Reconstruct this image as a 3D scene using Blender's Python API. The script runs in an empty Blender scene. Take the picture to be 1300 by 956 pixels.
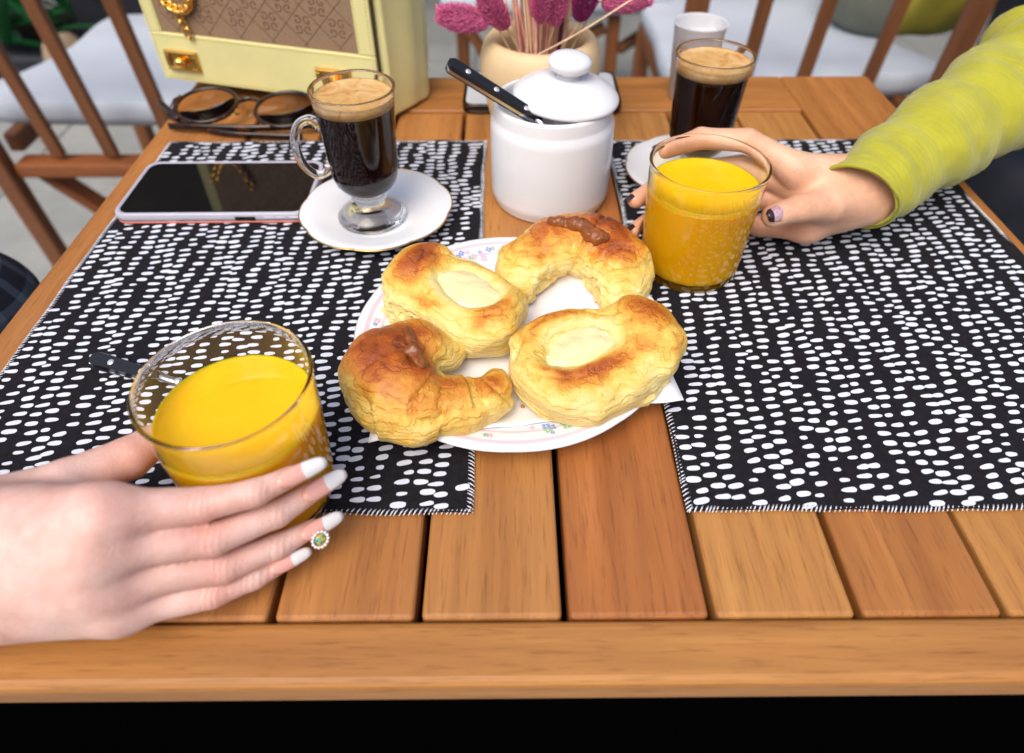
import bpy, bmesh, math, random
import numpy as np
from math import sin, cos, pi, radians, sqrt
from mathutils import Vector, Matrix
random.seed(7)
rng = np.random.default_rng(11)
sc = bpy.context.scene
COL = sc.collection
T = 0.75                                  # height of the table top above the floor

# ------------------------------------------------------------------ camera, sky, sun, exposure
cam_d = bpy.data.cameras.new("camera")
cam = bpy.data.objects.new("camera", cam_d)
COL.objects.link(cam)
cam.location = (0, 0, T + 0.32)
cam.rotation_euler = (radians(90 - 43.682), 0, -0.0075)
cam_d.sensor_width = 36.0
cam_d.lens = 24.0
cam_d.shift_y = -45 / 1300
cam_d.clip_start = 0.02
cam_d.clip_end = 200
cam_d.dof.use_dof = True
cam_d.dof.focus_distance = 0.42
cam_d.dof.aperture_fstop = 5.2
sc.camera = cam

SUN_EL, SUN_ROT = radians(56), radians(205)
w = bpy.data.worlds.new("World")
sc.world = w
w.use_nodes = True
nt = w.node_tree
sky = nt.nodes.new("ShaderNodeTexSky")
sky.sky_type = 'NISHITA'
sky.sun_disc = False
sky.sun_elevation = SUN_EL
sky.sun_rotation = SUN_ROT
sky.dust_density = 4.0
sky.air_density = 1.0
sky.ozone_density = 0.6
nt.links.new(sky.outputs[0], nt.nodes["Background"].inputs[0])
nt.nodes["Background"].inputs[1].default_value = 0.15
sun_d = bpy.data.lights.new("sun", 'SUN')
sun_d.energy = 1.4
sun_d.angle = radians(40)
sun_d.color = (1, 0.95, 0.88)
sun = bpy.data.objects.new("sun", sun_d)
COL.objects.link(sun)
sd = Vector((sin(SUN_ROT) * cos(SUN_EL), cos(SUN_ROT) * cos(SUN_EL), sin(SUN_EL)))
sun.rotation_euler = sd.to_track_quat('Z', 'Y').to_euler()
sun.location = (1, 2, 4)
vs = sc.view_settings
vs.view_transform = 'Standard'
vs.look = 'None'
vs.exposure = 0.39
vs.gamma = 1
sc.cycles.use_denoising = True
sc.cycles.max_bounces = 14
sc.cycles.transmission_bounces = 12
sc.cycles.transparent_max_bounces = 12
sc.cycles.blur_glossy = 0.6
sc.cycles.sample_clamp_indirect = 6

# ------------------------------------------------------------------ helpers
def srgb(r, g, b):
    f = lambda c: (c / 255 / 12.92) if c / 255 <= 0.04045 else ((c / 255 + 0.055) / 1.055) ** 2.4
    return (f(r), f(g), f(b), 1)

class NT:
    def __init__(s, name):
        s.m = bpy.data.materials.new(name)
        s.m.use_nodes = True
        s.t = s.m.node_tree
        s.b = s.t.nodes["Principled BSDF"]
    def n(s, typ, **kw):
        nd = s.t.nodes.new(typ)
        for k, v in kw.items():
            if k.startswith('i_'):
                key = k[2:]
                key = int(key) if key.isdigit() else key.replace('_', ' ')
                nd.inputs[key].default_value = v
            else:
                setattr(nd, k, v)
        return nd
    def l(s, a, b):
        s.t.links.new(a, b)
    def set(s, **kw):
        for k, v in kw.items():
            s.b.inputs[k.replace('_', ' ')].default_value = v
        return s
    def coords(s, scale=(1, 1, 1), which='Object', loc=None):
        tc = s.n("ShaderNodeTexCoord")
        mp = s.n("ShaderNodeMapping")
        mp.inputs['Scale'].default_value = scale
        s.l(tc.outputs[which], mp.inputs[0])
        if loc is not None:
            s.l(loc, mp.inputs['Location'])
        return mp.outputs[0]
    def noise(s, vec, scale, detail=4, rough=0.55, dist=0.0):
        nd = s.n("ShaderNodeTexNoise")
        nd.inputs['Scale'].default_value = scale
        nd.inputs['Detail'].default_value = detail
        nd.inputs['Roughness'].default_value = rough
        nd.inputs['Distortion'].default_value = dist
        if vec is not None:
            s.l(vec, nd.inputs['Vector'])
        return nd.outputs['Fac']
    def ramp(s, fac, stops):
        r = s.n("ShaderNodeValToRGB")
        e = r.color_ramp.elements
        while len(e) < len(stops):
            e.new(0.5)
        for el, (p, c) in zip(e, stops):
            el.position = p
            el.color = c
        s.l(fac, r.inputs[0])
        return r.outputs[0]
    def mix(s, fac, a, b, typ='MIX'):
        m = s.n("ShaderNodeMix", data_type='RGBA', blend_type=typ)
        for sock, v in ((m.inputs[0], fac), (m.inputs[6], a), (m.inputs[7], b)):
            if hasattr(v, 'links'):
                s.l(v, sock)
            else:
                sock.default_value = v
        return m.outputs[2]
    def math(s, op, a, b=0.0):
        m = s.n("ShaderNodeMath", operation=op)
        for sock, v in ((m.inputs[0], a), (m.inputs[1], b)):
            if hasattr(v, 'links'):
                s.l(v, sock)
            else:
                sock.default_value = v
        return m.outputs[0]
    def bump(s, h, strength=0.3, dist=0.001):
        b = s.n("ShaderNodeBump")
        b.inputs['Strength'].default_value = strength
        b.inputs['Distance'].default_value = dist
        s.l(h, b.inputs['Height'])
        s.l(b.outputs[0], s.b.inputs['Normal'])
    def base(s, c):
        if hasattr(c, 'links'):
            s.l(c, s.b.inputs['Base Color'])
        else:
            s.b.inputs['Base Color'].default_value = c
        return s

def plain(name, col, rough=0.5, metal=0.0, var=0.06, nscale=40, bump=0.0, **kw):
    m = NT(name)
    v = m.coords()
    f = m.noise(v, nscale)
    dk = tuple(c * (1 - var) for c in col[:3]) + (1,)
    lt = tuple(min(1, c * (1 + var)) for c in col[:3]) + (1,)
    m.base(m.ramp(f, [(0.3, dk), (0.7, lt)]))
    m.set(Roughness=rough, Metallic=metal)
    m.set(**kw)
    if bump:
        m.bump(m.noise(v, nscale * 6), bump, 0.0006)
    return m.m

def wood_mat(name, c_dark, c_light, axis=1, rough=0.5, use_obj=True):
    m = NT(name)
    info = m.n("ShaderNodeObjectInfo")
    comb = m.n("ShaderNodeCombineXYZ")
    r100 = m.math('MULTIPLY', info.outputs['Random'], 37.0)
    for i in range(3):
        m.l(r100, comb.inputs[i])
    s1 = [14, 14, 14]; s1[axis] = 1.1
    s2 = [620, 620, 620]; s2[axis] = 42
    v1 = m.coords(tuple(s1), loc=comb.outputs[0])
    v2 = m.coords(tuple(s2), loc=comb.outputs[0])
    f1 = m.noise(v1, 3.0, 5, 0.6, 0.6)
    f2 = m.noise(v2, 1.0, 3, 0.6)
    c1 = m.ramp(f1, [(0.25, c_dark), (0.75, c_light)])
    por = m.ramp(f2, [(0.30, (0.52, 0.42, 0.34, 1)), (0.46, (1, 1, 1, 1))])
    v3 = m.coords(tuple(90 if k != axis else 3.0 for k in range(3)), loc=comb.outputs[0])
    f3 = m.noise(v3, 1.0, 4, 0.6, .4)
    c1 = m.mix(0.5, c1, m.ramp(f3, [(.32, (.66, .58, .52, 1)), (.62, (1.12, 1.1, 1.06, 1))]), 'MULTIPLY')
    c2 = m.mix(0.6, c1, por, 'MULTIPLY')
    if use_obj:
        c2 = m.mix(1.0, c2, info.outputs['Color'], 'MULTIPLY')
    m.base(c2)
    m.set(Roughness=rough)
    rr = m.n("ShaderNodeMapRange")
    m.l(f2, rr.inputs[0])
    rr.inputs[3].default_value = rough + 0.12
    rr.inputs[4].default_value = rough - 0.06
    m.l(rr.outputs[0], m.b.inputs['Roughness'])
    m.bump(f2, 0.25, 0.0005)
    return m.m

def glass_mat(name, col=(1, 1, 1, 1), rough=0.0, ior=1.48):
    m = NT(name)
    v = m.coords()
    f = m.noise(v, 25, 2)
    m.base(m.ramp(f, [(0.3, col), (0.7, tuple(min(1, c * 1.01) for c in col))]))
    m.set(Roughness=rough, IOR=ior)
    m.b.inputs['Transmission Weight'].default_value = 1.0
    return m.m

def link(name, me, mat=None, parent=None, loc=(0, 0, 0), rot=(0, 0, 0), smooth=True):
    o = bpy.data.objects.new(name, me)
    COL.objects.link(o)
    if mat is not None:
        for mm in (mat if isinstance(mat, (list, tuple)) else [mat]):
            me.materials.append(mm)
    o.location = loc
    o.rotation_euler = rot
    if parent is not None:
        o.parent = parent
    if smooth and len(me.polygons):
        me.polygons.foreach_set('use_smooth', [True] * len(me.polygons))
    return o

def mesh(name, verts, faces):
    me = bpy.data.meshes.new(name)
    me.from_pydata([tuple(map(float, v)) for v in verts], [], [tuple(map(int, f)) for f in faces])
    me.update()
    return me

def obj(name, verts, faces, mat=None, parent=None, loc=(0, 0, 0), rot=(0, 0, 0), smooth=True):
    return link(name, mesh(name, verts, faces), mat, parent, loc, rot, smooth)

def tag(o, label=None, cat=None, group=None, kind=None):
    if label: o['label'] = label
    if cat: o['category'] = cat
    if group: o['group'] = group
    if kind: o['kind'] = kind
    return o

def empty(name, loc=(0, 0, 0), rot=(0, 0, 0), label=None, cat=None, group=None):
    o = bpy.data.objects.new(name, None)
    o.empty_display_size = 0.03
    COL.objects.link(o)
    o.location = loc
    o.rotation_euler = rot
    return tag(o, label, cat, group)

def box(name, size, center, mat, parent=None, loc=(0, 0, 0), rot=(0, 0, 0), bev=0.002, segs=2):
    bm = bmesh.new()
    bmesh.ops.create_cube(bm, size=1)
    bmesh.ops.scale(bm, vec=size, verts=bm.verts)
    if bev:
        bmesh.ops.bevel(bm, geom=bm.edges[:], offset=bev, segments=segs, affect='EDGES', profile=0.5)
    bmesh.ops.translate(bm, vec=center, verts=bm.verts)
    me = bpy.data.meshes.new(name)
    bm.to_mesh(me)
    bm.free()
    return link(name, me, mat, parent, loc, rot, smooth=False)

def lathe(prof, n=64, fn=None, close=False):
    V, Fc = [], []
    m = len(prof)
    for i in range(n):
        a = 2 * pi * i / n
        for r, z in prof:
            rr = r * (fn(a, r, z) if fn else 1)
            V.append((rr * cos(a), rr * sin(a), z))
    for i in range(n):
        j = (i + 1) % n
        for k in range(m if close else m - 1):
            k2 = (k + 1) % m
            Fc.append((i * m + k, j * m + k, j * m + k2, i * m + k2))
    bm = bmesh.new()
    vv = [bm.verts.new(v) for v in V]
    for f in Fc:
        try:
            bm.faces.new([vv[i] for i in f])
        except ValueError:
            pass
    bmesh.ops.remove_doubles(bm, verts=bm.verts, dist=1e-6)
    bmesh.ops.recalc_face_normals(bm, faces=bm.faces)
    me = bpy.data.meshes.new('lathe')
    bm.to_mesh(me)
    bm.free()
    return me

def lathe_obj(name, prof, mat, parent=None, loc=(0, 0, 0), rot=(0, 0, 0), n=64, fn=None, close=False):
    return link(name, lathe(prof, n, fn, close), mat, parent, loc, rot)

def catmull(P, k=8):
    P = [np.array(p, float) for p in P]
    Q = [2 * P[0] - P[1]] + P + [2 * P[-1] - P[-2]]
    out = []
    for i in range(1, len(Q) - 2):
        for j in range(k):
            t = j / k
            a, b, c, d = Q[i - 1:i + 3]
            out.append(0.5 * (2 * b + (c - a) * t + (2 * a - 5 * b + 4 * c - d) * t * t + (3 * b - a - 3 * c + d) * t ** 3))
    out.append(P[-1])
    return np.array(out)

def frames(path):
    path = np.array(path)
    tg = np.gradient(path, axis=0)
    tg /= np.linalg.norm(tg, axis=1)[:, None]
    up = np.array([0, 0, 1.0]) if abs(tg[0][2]) < 0.9 else np.array([1.0, 0, 0])
    N = []
    u = up - tg[0] * (up @ tg[0])
    u /= np.linalg.norm(u)
    for t in tg:
        u = u - t * (u @ t)
        u /= np.linalg.norm(u)
        N.append(u.copy())
    N = np.array(N)
    return tg, N, np.cross(tg, N)

def tube(path, radii, n=12, caps=True, flat=1.0, rfn=None):
    """loft round rings along a path; returns verts, faces"""
    path = np.array(path, float)
    radii = np.broadcast_to(np.array(radii, float), (len(path),))
    tg, N, B = frames(path)
    V, Fc = [], []
    for i, p in enumerate(path):
        for k in range(n):
            a = 2 * pi * k / n
            r = radii[i] * (rfn(i / (len(path) - 1), a) if rfn else 1)
            V.append(p + r * (cos(a) * N[i] * flat + sin(a) * B[i]))
    for i in range(len(path) - 1):
        for k in range(n):
            k2 = (k + 1) % n
            Fc.append((i * n + k, i * n + k2, (i + 1) * n + k2, (i + 1) * n + k))
    if caps:
        Fc.append(tuple(range(n))[::-1])
        Fc.append(tuple((len(path) - 1) * n + k for k in range(n)))
    return V, Fc

def join(parts):
    V, Fc = [], []
    for v, f in parts:
        o = len(V)
        V += list(v)
        Fc += [tuple(i + o for i in q) for q in f]
    return V, Fc

def copy_tree(o, parent=None):
    c = o.copy()
    COL.objects.link(c)
    c.parent = parent
    for ch in list(o.children):
        copy_tree(ch, c)
    return c

# ---- implicit surfaces (for bread, hands, cloth): field on a grid, then surface nets
def grid(lo, hi, h):
    ax = [np.arange(lo[i], hi[i] + h, h) for i in range(3)]
    return np.meshgrid(*ax, indexing='ij'), np.array(lo, float), h

def smin(a, b, k):
    hh = np.maximum(k - np.abs(a - b), 0) / k
    return np.minimum(a, b) - hh * hh * k * 0.25

def smax(a, b, k):
    return -smin(-a, -b, k)

def cone(G, a, b, ra, rb, flat=None):
    X, Y, Z = G
    a = np.array(a, float); b = np.array(b, float)
    d = b - a
    L = d @ d + 1e-12
    px, py, pz = X - a[0], Y - a[1], Z - a[2]
    t = np.clip((px * d[0] + py * d[1] + pz * d[2]) / L, 0, 1)
    return np.sqrt((px - t * d[0]) ** 2 + (py - t * d[1]) ** 2 + (pz - t * d[2]) ** 2) - (ra + t * (rb - ra))

def ball(G, c, r):
    X, Y, Z = G
    r = np.broadcast_to(np.array(r, float), (3,))
    q = np.sqrt(((X - c[0]) / r[0]) ** 2 + ((Y - c[1]) / r[1]) ** 2 + ((Z - c[2]) / r[2]) ** 2)
    return (q - 1) * r.min()

def nets(fld, lo, h):
    s = fld < 0
    nx, ny, nz = fld.shape
    cnt = np.zeros((nx - 1, ny - 1, nz - 1), int)
    for dx in (0, 1):
        for dy in (0, 1):
            for dz in (0, 1):
                cnt += s[dx:nx - 1 + dx, dy:ny - 1 + dy, dz:nz - 1 + dz]
    act = (cnt > 0) & (cnt < 8)
    idx = -np.ones(act.shape, int)
    ii = np.argwhere(act)
    idx[act] = np.arange(len(ii))
    acc = np.zeros((len(ii), 3)); num = np.zeros(len(ii))
    corners = [(a, b, c) for a in (0, 1) for b in (0, 1) for c in (0, 1)]
    for a in corners:
        for k in range(3):
            if a[k]:
                continue
            b = list(a); b[k] = 1
            fa = fld[ii[:, 0] + a[0], ii[:, 1] + a[1], ii[:, 2] + a[2]]
            fb = fld[ii[:, 0] + b[0], ii[:, 1] + b[1], ii[:, 2] + b[2]]
            cr = (fa < 0) != (fb < 0)
            t = np.where(cr, fa / np.where(cr, fa - fb, 1), 0)
            p = np.tile(np.array(a, float), (len(ii), 1))
            p[:, k] += t
            acc[cr] += p[cr]
            num[cr] += 1
    V = (ii + acc / num[:, None]) * h + lo
    Fc = []
    for k in range(3):
        sl0 = [slice(None)] * 3; sl1 = [slice(None)] * 3
        sl0[k] = slice(0, -1); sl1[k] = slice(1, None)
        a, b = s[tuple(sl0)], s[tuple(sl1)]
        e = np.argwhere(a != b)
        u, v = [(1, 2), (2, 0), (0, 1)][k]
        ok = (e[:, u] > 0) & (e[:, v] > 0) & (e[:, u] < fld.shape[u] - 1) & (e[:, v] < fld.shape[v] - 1)
        e = e[ok]
        ins = a[tuple(e.T)]
        q = []
        for du, dv in ((1, 1), (0, 1), (0, 0), (1, 0)):
            c = e.copy(); c[:, u] -= du; c[:, v] -= dv
            q.append(idx[tuple(c.T)])
        q = np.stack(q, 1)
        q[~ins] = q[~ins][:, ::-1]
        Fc.append(q)
    return V, np.concatenate(Fc)

def net_mesh(name, fld, lo, h, relax=0):
    V, Fc = nets(fld, lo, h)
    if relax:
        E = np.concatenate([Fc[:, [0, 1]], Fc[:, [1, 2]], Fc[:, [2, 3]], Fc[:, [3, 0]]])
        deg = np.bincount(E.ravel(), minlength=len(V))[:, None] + 1e-9
        for _ in range(relax):
            S = np.zeros_like(V)
            for k in range(3):
                S[:, k] = np.bincount(E[:, 0], V[E[:, 1], k], len(V)) + np.bincount(E[:, 1], V[E[:, 0], k], len(V))
            V = V * 0.5 + 0.5 * S / deg
    me = bpy.data.meshes.new(name)
    me.vertices.add(len(V))
    me.vertices.foreach_set('co', V.astype(np.float32).ravel())
    me.loops.add(len(Fc) * 4)
    me.loops.foreach_set('vertex_index', Fc.astype(np.int32).ravel())
    me.polygons.add(len(Fc))
    me.polygons.foreach_set('loop_start', np.arange(0, len(Fc) * 4, 4, dtype=np.int32))
    me.update(calc_edges=True)
    me.validate()
    return me, V

def set_attr(me, name, vals):
    at = me.attributes.new(name, 'FLOAT', 'POINT')
    at.data.foreach_set('value', np.asarray(vals, np.float32))

_LAT = np.random.default_rng(5).uniform(-1, 1, (32, 32, 32))
def vnoise(P, scale, seed=0, octaves=3):
    """value noise, about -1..1; scale is in cells per metre"""
    P = np.asarray(P, float)
    out = np.zeros(len(P)); amp = 1.0; tot = 0
    for o in range(octaves):
        q = P * scale * 2.03 ** o + np.array([seed * 7.31 + o * 3.7, seed * 3.17 + o * 9.1, seed * 5.03 + o * 1.3])
        i = np.floor(q).astype(int); f = q - i; f = f * f * (3 - 2 * f)
        v = 0
        for a in (0, 1):
            for b in (0, 1):
                for c in (0, 1):
                    wgt = (f[:, 0] if a else 1 - f[:, 0]) * (f[:, 1] if b else 1 - f[:, 1]) * (f[:, 2] if c else 1 - f[:, 2])
                    v = v + wgt * _LAT[(i[:, 0] + a) % 32, (i[:, 1] + b) % 32, (i[:, 2] + c) % 32]
        out += amp * v; tot += amp; amp *= .55
    return out / tot * 1.6
def gnoise(G, scale, seed=0, octaves=3):
    return vnoise(np.stack([g.ravel() for g in G], 1), scale, seed, octaves).reshape(G[0].shape)

#@@MATERIALS
# ------------------------------------------------------------------ materials
M = {}
M['slat'] = wood_mat('eucalyptus_slat', srgb(150, 99, 50), srgb(186, 133, 75), axis=1, rough=0.45)
M['rail'] = wood_mat('eucalyptus_rail', srgb(150, 99, 50), srgb(186, 133, 75), axis=0, rough=0.45)
M['chair_wood'] = wood_mat('chair_wood', srgb(96, 56, 29), srgb(134, 82, 43), axis=2, rough=0.5)
M['frame_metal'] = plain('black_iron', (0.0012, 0.0012, 0.0012, 1), 0.95, Specular_IOR_Level=0.0)
M['white_china'] = plain('white_china', (0.80, 0.81, 0.84, 1), 0.2, var=0.015, nscale=12)
M['gold'] = plain('gold', (0.85, 0.52, 0.13, 1), 0.22, 1.0, var=0.1)
M['steel'] = plain('steel', (0.62, 0.62, 0.64, 1), 0.2, 1.0)
M['black_plastic'] = plain('black_plastic', (0.012, 0.012, 0.014, 1), 0.22)
M['rivet'] = plain('rivet', (0.8, 0.8, 0.82, 1), 0.25, 0.6)
M['glass'] = glass_mat('clear_glass')
M['thin_glass'] = glass_mat('thin_tumbler_glass', ior=1.36)
M['cloth_black'] = plain('black_cotton', (0.014, 0.013, 0.016, 1), 0.85, var=0.25, nscale=300, bump=0.25, Specular_IOR_Level=0.12)
M['cloth_white'] = plain('white_print', (0.72, 0.75, 0.84, 1), 0.8, var=0.04, nscale=200, bump=0.2)
M['thread'] = plain('hem_thread', (0.72, 0.74, 0.8, 1), 0.8, var=0.1, nscale=400)
M['napkin'] = plain('paper_napkin', (0.86, 0.86, 0.9, 1), 0.8, var=0.02, nscale=60, bump=0.15)
M['seat_white'] = plain('white_seat_cloth', (0.50, 0.55, 0.63, 1), 0.7, var=0.05, nscale=8, bump=0.1)

m = NT('orange_juice')
v = m.coords()
m.base(m.ramp(m.noise(v, 30, 3), [(0.3, (0.94, 0.49, 0.003, 1)), (0.7, (0.98, 0.545, 0.007, 1))]))
m.set(Roughness=0.12, IOR=1.34)
m.b.inputs['Subsurface Weight'].default_value = 0.85
m.b.inputs['Subsurface Radius'].default_value = (0.016, 0.010, 0.001)
m.b.inputs['Subsurface Scale'].default_value = 0.5
M['juice'] = m.m
M['coffee'] = plain('black_coffee', (0.018, 0.005, 0.0025, 1), 0.1, var=0.3, Specular_IOR_Level=0.04)
m = NT('crema')
v = m.coords()
m.base(m.ramp(m.noise(v, 70, 6, 0.65, 0.8), [(0.3, srgb(186, 128, 62)), (0.5, srgb(212, 168, 106)), (0.72, srgb(228, 198, 150))]))
m.set(Roughness=0.4)
m.bump(m.noise(v, 900, 2), 0.2, 0.0004)
M['crema'] = m.m

# baked dough: 'bake' is how far each spot browned in the oven
m = NT('baked_dough')
at = m.n("ShaderNodeAttribute", attribute_name='bake')
v = m.coords()
nz = m.math('SUBTRACT', m.noise(v, 120, 8, 0.72), 0.5)
wl_ = m.n("ShaderNodeTexWave", wave_type='BANDS', bands_direction='Z'); m.l(v, wl_.inputs['Vector'])
wl_.inputs['Scale'].default_value = 62; wl_.inputs['Distortion'].default_value = 9.0; wl_.inputs['Detail'].default_value = 4; wl_.inputs['Detail Scale'].default_value = 1.4; wl_.inputs['Detail Roughness'].default_value = .6
flake = m.ramp(wl_.outputs['Fac'], [(.0, (1, 1, 1, 1)), (.22, (0, 0, 0, 1))])
fz = m.math('ADD', m.math('ADD', at.outputs['Fac'], m.math('MULTIPLY', nz, 0.55)), m.math('MULTIPLY', flake, .085))
col = m.ramp(fz, [(0.0, srgb(244, 224, 150)), (0.26, srgb(238, 198, 92)), (0.46, srgb(222, 148, 46)), (0.70, srgb(186, 94, 28)), (1.0, srgb(112, 46, 14))])
m.base(col)
rg = m.n('ShaderNodeMapRange'); m.l(fz, rg.inputs[0]); rg.inputs[1].default_value = .15; rg.inputs[2].default_value = .6; rg.inputs[3].default_value = .55; rg.inputs[4].default_value = .26
m.l(rg.outputs[0], m.b.inputs['Roughness'])
m.b.inputs['Subsurface Weight'].default_value = 0.18
m.b.inputs['Subsurface Radius'].default_value = (0.006, 0.0035, 0.0012)
m.b.inputs['Subsurface Scale'].default_value = 1.0
hgt = m.math('ADD', m.noise(v, 420, 6, 0.7), m.math('MULTIPLY', m.noise(m.coords((.5, .5, 2.2)), 150, 5, 0.65), 1.8))
hgt = m.math('SUBTRACT', hgt, m.math('MULTIPLY', flake, .55))
m.bump(hgt, 0.65, 0.0014)
m.b.inputs['Coat Weight'].default_value = .18
m.b.inputs['Coat Roughness'].default_value = .22
M['dough'] = m.m
M['custard'] = plain('custard', srgb(240, 226, 172), 0.2, var=0.05, nscale=60, bump=0.12, Subsurface_Weight=0.2, Subsurface_Scale=0.004)
M['caramel'] = plain('milk_caramel', srgb(134, 74, 34), 0.25, var=0.25, nscale=110, bump=0.6)

def skin(name, c0, c1, c2):
    m = NT(name)
    v = m.coords()
    f = m.math('ADD', m.math('MULTIPLY', m.noise(v, 28, 4, 0.6), 0.75), m.math('MULTIPLY', m.noise(v, 190, 3, 0.6), 0.25))
    c = m.ramp(f, [(0.32, c0), (0.5, c1), (0.68, c2)])
    at = m.n("ShaderNodeAttribute", attribute_name='flush')
    fl = m.n("ShaderNodeMath", operation='MINIMUM'); m.l(at.outputs['Fac'], fl.inputs[0]); fl.inputs[1].default_value = 1
    c = m.mix(fl.outputs[0], c, srgb(222, 138, 112))
    m.base(c)
    m.set(Roughness=0.48)
    m.b.inputs['Subsurface Weight'].default_value = 0.22
    m.b.inputs['Subsurface Radius'].default_value = (0.008, 0.003, 0.0015)
    m.b.inputs['Subsurface Scale'].default_value = 0.8
    h = m.n("ShaderNodeTexVoronoi"); m.l(v, h.inputs['Vector']); h.inputs['Scale'].default_value = 850
    hh = m.math('ADD', h.outputs['Distance'], m.math('MULTIPLY', m.noise(v, 130, 4), 2.0))
    jt = m.n("ShaderNodeAttribute", attribute_name='joint')
    wv = m.n("ShaderNodeTexWave", wave_type='BANDS', bands_direction='X'); m.l(v, wv.inputs['Vector'])
    wv.inputs['Scale'].default_value = 125; wv.inputs['Distortion'].default_value = 3.0; wv.inputs['Detail'].default_value = 2; wv.inputs['Detail Scale'].default_value = 1.5
    hh = m.math('ADD', hh, m.math('MULTIPLY', m.math('MULTIPLY', wv.outputs['Fac'], jt.outputs['Fac']), 1.6))
    m.bump(hh, 0.25, 0.0006)
    return m.m
M['skin_pale'] = skin('skin_pale', srgb(214, 162, 148), srgb(231, 187, 174), srgb(240, 206, 194))
M['skin_warm'] = skin('skin_warm', srgb(206, 150, 118), srgb(224, 174, 142), srgb(232, 190, 160))
M['nail_pink'] = plain('nail_pink', srgb(236, 176, 162), 0.12, var=0.03)
M['nail_white'] = plain('nail_white', (0.88, 0.87, 0.86, 1), 0.1, var=0.02)
M['nail_dark'] = plain('nail_dark', (0.03, 0.015, 0.02, 1), 0.12, var=0.3)
m = NT('nail_glitter')
v = m.coords()
vo = m.n("ShaderNodeTexVoronoi"); m.l(v, vo.inputs['Vector']); vo.inputs['Scale'].default_value = 1100
m.base(m.ramp(vo.outputs['Distance'], [(0.2, (0.95, 0.9, 0.95, 1)), (0.42, srgb(196, 150, 160))]))
m.set(Roughness=0.2, Metallic=0.2)
M['nail_glitter'] = m.m

#@@TABLE
# ------------------------------------------------------------------ floor
m = NT('grey_floor_tile')
v = m.coords()
f = m.noise(v, 5, 6, 0.6)
m.base(m.ramp(f, [(0.3, srgb(140, 143, 142)), (0.7, srgb(166, 168, 166))]))
m.set(Roughness=0.45)
M['tile'] = m.m
M['grout'] = plain('dark_grout', srgb(70, 70, 68), 0.9, var=0.15)
fl = obj('floor', [(-12, -12, -0.004), (12, -12, -0.004), (12, 14, -0.004), (-12, 14, -0.004)],
         [(0, 1, 2, 3)], M['grout'], smooth=False)
tag(fl, kind='structure')
tile_me = None
for ix in range(-8, 7):
    for iy in range(-1, 9):
        x, y = ix * 0.45 + 0.1, iy * 0.45 + 0.2
        if tile_me is None:
            o = box('floor_tile', (0.444, 0.444, 0.012), (0, 0, -0.002), M['tile'], fl, bev=0.0015, segs=1)
            tile_me = o.data
        else:
            o = bpy.data.objects.new('floor_tile', tile_me); COL.objects.link(o); o.parent = fl
        o.location = (x, y, random.uniform(-0.0008, 0.0008))

# ------------------------------------------------------------------ table
XL, XR, YN, YF = -0.350, 0.412, 0.1135, 0.772
table = empty('wooden_table', (0.031, 0.44, 0), label='slatted eucalyptus wood cafe table with a black iron frame', cat='table')
def tpart(name, x0, x1, y0, y1, z1, th, mat, col=(1, 1, 1, 1), bev=0.0025):
    cx_, cy_ = (x0 + x1) / 2, (y0 + y1) / 2
    o = box(name, (x1 - x0, y1 - y0, th), (0, 0, -th / 2), mat, table, (cx_ - 0.031, cy_ - 0.44, T + z1), bev=bev, segs=3)
    o.color = col
    return o
g = 0.0018
edges = [-0.2555, -0.185, -0.1145, -0.0440, 0.0268, 0.0975, 0.1682, 0.2390, 0.3105]
tints = [(1.0, .95, .9), (1.05, .95, .88), (1.05, .97, .92), (1.08, 1.04, 1.0), (.97, .76, .66), (1.16, 1.18, 1.12), (1.0, .88, .78), (1.12, 1.12, 1.02)]
for i in range(8):
    tpart('slat', edges[i] + g, edges[i + 1] - g, 0.1445, 0.6845, -0.0012 + random.uniform(-.0004, .0004), 0.02, M['slat'], tints[i] + (1,))
tpart('rail', XL, edges[0] - g, YN, YF, 0, 0.024, M['slat'], (1.0, .90, .82, 1))
tpart('rail', edges[8] + g, XR, YN, YF, 0, 0.024, M['slat'], (1.02, .92, .82, 1))
tpart('rail', edges[0] - g + .0004, edges[8] + g - .0004, 0.6865, YF, 0, 0.024, M['rail'], (1.06, .98, .9, 1))
tpart('rail', edges[0] - g + .0004, edges[8] + g - .0004, YN, 0.1432, 0.0006, 0.020, M['rail'], (1.12, 1.10, 1.0, 1), bev=0.004)
# iron frame
tpart('apron', XL + .006, XR - .006, YN + .002, YN + .018, -0.0245, 0.10, M['frame_metal'])
tpart('apron', XL + .006, XR - .006, YF - .03, YF - .014, -0.0245, 0.05, M['frame_metal'])
tpart('apron', XL + .006, XL + .02, YN + .019, YF - .031, -0.0245, 0.05, M['frame_metal'])
tpart('apron', XR - .02, XR - .006, YN + .019, YF - .031, -0.0245, 0.05, M['frame_metal'])
tpart('cross_bar', XL + .021, XR - .021, 0.40, 0.43, -0.0345, 0.02, M['frame_metal'])
for e_ in edges[1:-1]:  # black strips added for shade in the gaps; the galvanised one is a batten
    tpart('batten_and_gap_shade', e_ - .009, e_ + .009, 0.16, 0.66, -0.0240, 0.010, plain('galvanised', srgb(96, 104, 112), .6) if abs(e_ - .0975) < .001 else M['frame_metal'])
tpart('front_lip', edges[0] + .002, edges[8] - .002, YN + .0018, YN + .045, -0.0225, 0.0016, M['frame_metal'], bev=0)
for sx in (XL + .03, XR - .03):
    for sy in (YN + .04, YF - .055):
        tpart('leg', sx - .018, sx + .018, sy - .018, sy + .018, -0.0246, T - 0.0246 - .0045, M['frame_metal'])

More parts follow.
